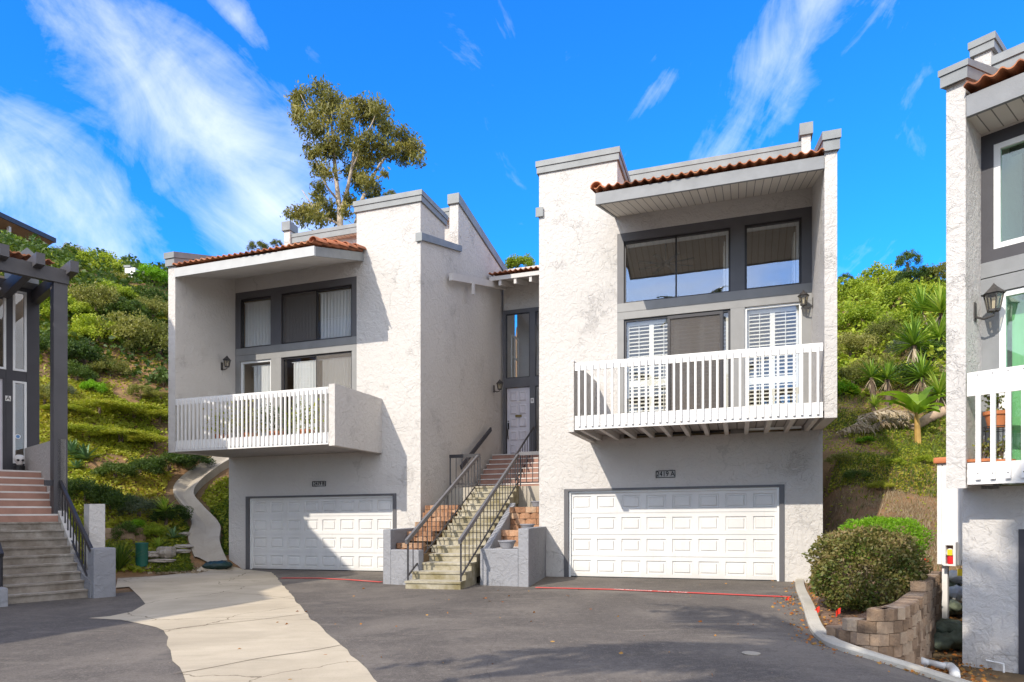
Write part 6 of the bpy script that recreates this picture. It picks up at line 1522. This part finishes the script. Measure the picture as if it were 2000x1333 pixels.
# undergrowth and ground cover: nobody could count it
def cover(name, label, x0, x1, y0, y1, n, mat, seed, leaf=(.08, .17), keep=None, up=0, lift=.06, asp=.6):
    rs = np.random.RandomState(seed); P, T, S_ = [], [], []
    while len(P) < n:
        x, y = rs.uniform(x0, x1), rs.uniform(y0, y1)
        k = keep(x, y) if keep else 1
        if k <= 0 or rs.rand() > k: continue
        z = G(x, y); q = .5+.5*math.sin(x*.8+y*.5)*math.sin(y*.7-x*.35+seed); b_ = .5+.5*math.sin(x*2.3)*math.sin(y*2.1+x)
        P.append((x, y, z+lift*(.2+2.2*rs.rand()*b_))); T.append(.55*q+.45*rs.rand()); S_.append(rs.uniform(*leaf))
    A = unit(rs.normal(size=(n, 3))*(np.array([.35, .35, .2]) if up else np.array([1, 1, .45]))+np.array([0, -.15, 1.0 if up else .35])); S_ = np.array(S_)
    leaves(name, P, A, S_, S_*asp, mat, tint=np.array(T), kind='stuff', label=label)
def inA(x, y):
    for fr, a, b in ((FA, -3.5, 3.3), (FB, -3.5, 3.3)):
        s_, d_ = fr.inv(x, y)
        if a < s_ < b and -.3 < d_ < 8.5: return True
    s_, d_ = FA.inv(x, y); return -7 < s_ < -3 and -4 < d_ < 9
chan_xy = [(c[0], c[1]) for c in cp]
def near_chan(x, y, w_=.55): return min((x-a)**2+(y-b)**2 for a, b in chan_xy[::2]) < w_*w_
bare = [hit(*q)[:2] for q in ((285, 745), (315, 735), (250, 775), (300, 770), (205, 905))]
def keepL(x, y):
    if min((x-a)**2+(y-b)**2 for a, b in bare) < .30+.25*math.sin(x*3)*math.sin(y*3): return .06
    if inA(x, y) or G(x, y)-gz(x, y) < .05 or near_chan(x, y): return 0
    if FL.inv(x, y)[0] < .3 and FL.inv(x, y)[1] < 8: return 0
    q = math.sin(x*.55+1.2)*math.sin(y*.6-x*.2)+.35*math.sin(x*1.7)*math.sin(y*1.9)
    return 1 if q > -.28 else .12
def keepR(x, y):
    if inA(x, y) or G(x, y)-gz(x, y) < .10: return 0
    q = math.sin(x*.8+.6)*math.sin(y*.7+x*.3)+.35*math.sin(x*2.1)*math.sin(y*1.7)
    return (1 if q > -.35 else .25)*(1 if G(x, y) > 1.75+.45*math.sin(x*1.7+y)+.12*(x-8) else .06)
cover('ground_cover', 'leafy ground cover spread over the left slope', -26, -8.0, 15.5, 36, 140000, M['leaf_cover'], 1, keep=keepL)
cover('ground_cover', 'grassy ground cover spread over the right slope', 6.2, 24, 12.0, 34, 130000, M['leaf_cover'], 2, keep=keepR, leaf=(.05, .12), asp=.4)
cover('grass', 'upright green grass tufts on the right slope', 6.2, 20, 12.5, 26, 26000, M['grass'], 6, keep=lambda x, y: keepR(x, y)*(1 if math.sin(x*1.4)*math.sin(y*1.2+x*.5) > -.1 else .15), leaf=(.12, .28), asp=.09, up=1, lift=.05)
cover('dry_grass', 'straw coloured dry grass at the foot of the right slope', 6.4, 13, 12.3, 18.5, 16000, M['leaf_dry'], 7, keep=lambda x, y: (0 if inA(x, y) else 1)*(1 if math.sin(x*1.1+2)*math.sin(y*1.3) > -.2 else .2)*(1 if y < 16+.5*x-3.5 else .15), leaf=(.08, .22), asp=.07, up=1, lift=.03)
def keepC(x, y): return 1 if (not inA(x, y) and not near_chan(x, y, .5) and near_chan(x, y, 1.5) and FB.inv(x, y)[0] > -5.2 and G(x, y)-gz(x, y) > .02) else 0
cover('grass', 'dark grass strip between the drainage channel and the left house', -10.5, -7.6, 18.5, 27, 9000, M['grass'], 3, keep=keepC, leaf=(.10, .2), asp=.2, lift=.05)
def keepF(x, y): return 1 if y > 27 and not inA(x, y) else 0
cover('undergrowth', 'far brush filling the upper left hillside', -36, -9, 27, 47, 26000, M['leaf_dark'], 4, keep=keepF, leaf=(.16, .34), lift=.5)
cover('undergrowth', 'far brush filling the upper right hillside', 8, 32, 24, 46, 26000, M['leaf_bright'], 5, keep=lambda x, y: 0 if inA(x, y) else 1, leaf=(.14, .3), lift=.45)
# grass clump, stones, low wall and utility tube by the left stairs
gx, gy, gzz = hit(232, 1122); gc = thing('grass_clump', 'tall bright grass clump beside the green utility tube', 'grass clump', (gx, gy, gzz))
blades('blades', (gx, gy, gzz), 190, 1.0, .022, M['grass'], gc, up=(.75, 1.5), curve=.5, seed=9, segs=5)
gx2, gy2, gz2 = hit(205, 1110); blades('blades', (gx2, gy2, gz2), 120, .85, .02, M['grass'], gc, up=(.75, 1.5), curve=.5, seed=10, segs=5)
ux, uy, uz = hit(277, 1106); ut = thing('utility_tube', 'dark green upright utility tube in the left bed', 'utility box', (ux, uy, uz))
r_ = 11/F*uy; h_ = 42/F*uy
MB().lathe((ux, uy, uz-.05), [(r_, 0), (r_, h_), (r_*.95, h_+.02)], 20).build('tube', M['green_box'], ut); MB().lathe((ux, uy, uz+h_-.05), [(r_*1.08, .01), (r_*1.08, .05), (r_*.9, .06)], 20).build('lid', M['green_box'], ut)
def rock(label, px, py, lx, ly, lz, seed, group='stones edging the left bed'):
    x, y, z = hit(px, py); bm = bmesh.new(); bmesh.ops.create_icosphere(bm, subdivisions=3, radius=1); rr_ = random.Random(seed); ph = [rr_.uniform(0, 6) for _ in range(6)]
    for v in bm.verts:
        c = v.co; k = 1+.16*math.sin(3*c.x+ph[0])*math.sin(3*c.y+ph[1])+.10*math.sin(6*c.z+ph[2]+4*c.x)+.05*math.sin(11*c.y+ph[3]); v.co = Vector((c.x*lx*k, c.y*ly*k, max(-.6, min(.8, c.z*k))*lz))
    me = bpy.data.meshes.new('stone'); bm.to_mesh(me); bm.free(); me.materials.append(M['stone']); o = bpy.data.objects.new('stone', me); COL.objects.link(o); place(o, (x, y, z+lz*.4), rr_.uniform(0, 3)); return tag(o, label, 'stone', group)
rock('angular pale boulder in the left bed', 325, 1092, .30, .25, .24, 1); rock('flat stepping stone left of the boulder', 296, 1090, .33, .25, .12, 2); rock('long flat stone at the bed front edge', 308, 1100, .45, .2, .07, 3); rock('flat stone right of the boulder, near the channel', 352, 1082, .3, .22, .08, 4); rock('flat pale stone behind the boulder by the channel', 356, 1074, .32, .2, .08, 5); rock('small pale stone highest beside the channel', 362, 1050, .2, .16, .09, 6)
lw = thing('low_wall', 'low weathered brick wall behind the tall grass', 'wall', hit(205, 1060)); mb = MB(); ti = []
p0, p1 = gp(186, 1062), gp(285, 1062); block_wall(mb, FW, [p0, p1], hit(200, 1062)[2]-.1, hit(200, 1062)[2]+.45, .42, .16, .2, ti, seed=9); tint_build(mb, ti, 'bricks', M['block'], lw)
# scattered dead leaves
rs = np.random.RandomState(12); P = []
for _ in range(1500):
    if rs.rand() < .75:
        t = rs.rand(); i = int(t*(len(bps)-1)); x, y = bps[i]; x += rs.uniform(-.1, .75); y += rs.uniform(-.7, .25); P.append((x, y, G(x, y)+.02))
    else:
        x = rs.uniform(4.4, 6.4); y = 8.8+(x-4.4)*1.5+rs.rand()*2.5; P.append((x, y, bedz(x, y)+.015))
for _ in range(170):
    t = rs.rand()**1.3; i = int(t*(len(kp)-6)); x, y = kp[i]; x -= abs(rs.normal())*.22; P.append((x, y+rs.uniform(-.2, .2), G(x, y)+.015))
for _ in range(70):
    x, y = rs.uniform(-4, 6), rs.uniform(6, 15); P.append((x, y, G(x, y)+.012))
A = unit(rs.normal(size=(len(P), 3))*np.array([1, 1, .15])); L = rs.uniform(.025, .075, len(P))
leaves('fallen_leaves', P, A, L, L*.6, M['leaf_fall'], kind='stuff', label='dead orange leaves scattered along kerb and block wall')
x0_, y0_, z0_ = hit(300, 1120)
P = []
for _ in range(700): px_, py_ = rs.uniform(240, 345), 0; x = x0_+rs.uniform(-1.5, 1.3); y = y0_+rs.uniform(-.15, .75); P.append((x, y, G(x, y)+.02))
L = rs.uniform(.04, .1, len(P)); leaves('pebbles', P, unit(rs.normal(size=(len(P), 3))*np.array([1, 1, .3])), L, L*.8, M['leaf_dry'], kind='stuff', label='pale pebbles at the edge of the left bed')

# palms behind the camera: mirrored in the windows, and their shadow lies on the asphalt
def palm(loc, h, label, seed, fl=3.1, n=30, den=4, lw=.10):
    rs = np.random.RandomState(seed); root = thing('palm_tree', label, 'palm tree', loc, 'palms across the street'); b = Vector(loc); t = b+Vector((.15, .1, h))
    MB().tube([b, b+Vector((.1, .05, h*.5)), t], [.22, .16, .15], 10).build('trunk', M['bark'], root)
    C, A, L = [], [], []; ribs = MB()
    for k in range(n):
        az = k*2.39996; el = 1.1-1.35*(k/n)+rs.uniform(-.1, .1); dr = Vector((math.cos(az), math.sin(az), 0)); sd_ = Vector((-dr.y, dr.x, 0)); p = t.copy(); e = el; pts = [p.copy()]; m_ = 14
        for j in range(m_): p = p+(dr*math.cos(e)+Vector((0, 0, math.sin(e))))*(fl/m_); e -= .085; pts.append(p.copy())
        ribs.tube(pts, [.05*(1-.8*i/m_) for i in range(m_+1)], 5)
        for i in range(1, int(m_*den)):
            q = i/(m_*den); j = int(q*m_); pp = pts[j]+(pts[j+1]-pts[j])*(q*m_-j); tg = (pts[j+1]-pts[j]).normalized()
            for s_ in (-1, 1):
                d = (sd_*s_*.8+tg*.65+Vector((0, 0, -.35+rs.normal()*.08))).normalized(); l_ = fl*.24*(math.sin(min(1, q*1.1+.12)*math.pi)**.6+.15); C.append(pp+d*l_*.5); A.append(d); L.append(l_)
    ribs.build('frond_rib', M['leaf_palm'], root); leaves('frond_leaflets', C, A, L, lw, M['leaf_palm'], root)
palm((PALM1[0], PALM1[1], 0), PALM1[2], 'tall feather palm behind the viewer, mirrored in the right house windows', 1, fl=4.6, n=15, den=1.5, lw=.24)
palm((PALM2[0], PALM2[1], 0), PALM2[2], 'second feather palm behind the viewer shading the near house', 2, fl=2.6, n=9)
for o in list(bpy.data.objects):
    if '_w' in o: del o['_w']

bp_g = 'plants behind the left balcony railing'
for a_, lab, mt in ((-2.05, 'leggy brown plant behind the left part of the left balcony railing', 'leaf_cover'), (-1.15, 'dry yellowish plant behind the middle of the left balcony railing', 'leaf_olive'), (-.25, 'leafy green plant behind the left balcony railing below the sliding door', 'leaf_dark'), (.65, 'brown twiggy plant at the right end of the left balcony', 'leaf_cover')):
    c = FB.P(a_, -1.75, 3.56); root = thing('potted_plant', lab, 'plant', c, bp_g); MB().lathe(c, [(.15, 0), (.2, .22), (.22, .22), (.22, .28), (.02, .27)], 18).build('pot', M['pot'], root)
    cc = np.array(c)+np.array([0, 0, .3]); e = rb.normal(size=(420, 3))*np.array([.24, .2, .22])+np.array([0, 0, .30]); leaves('foliage', cc+e, unit(rb.normal(size=(420, 3))+np.array([0, 0, .3])), .085, .045, M[mt], root)
    trunk(root, tuple(cc-np.array([0, 0, .05])), tuple(cc+np.array([0, 0, .45])), .012, 5)
for o in list(bpy.data.objects):
    if '_w' in o: del o['_w']
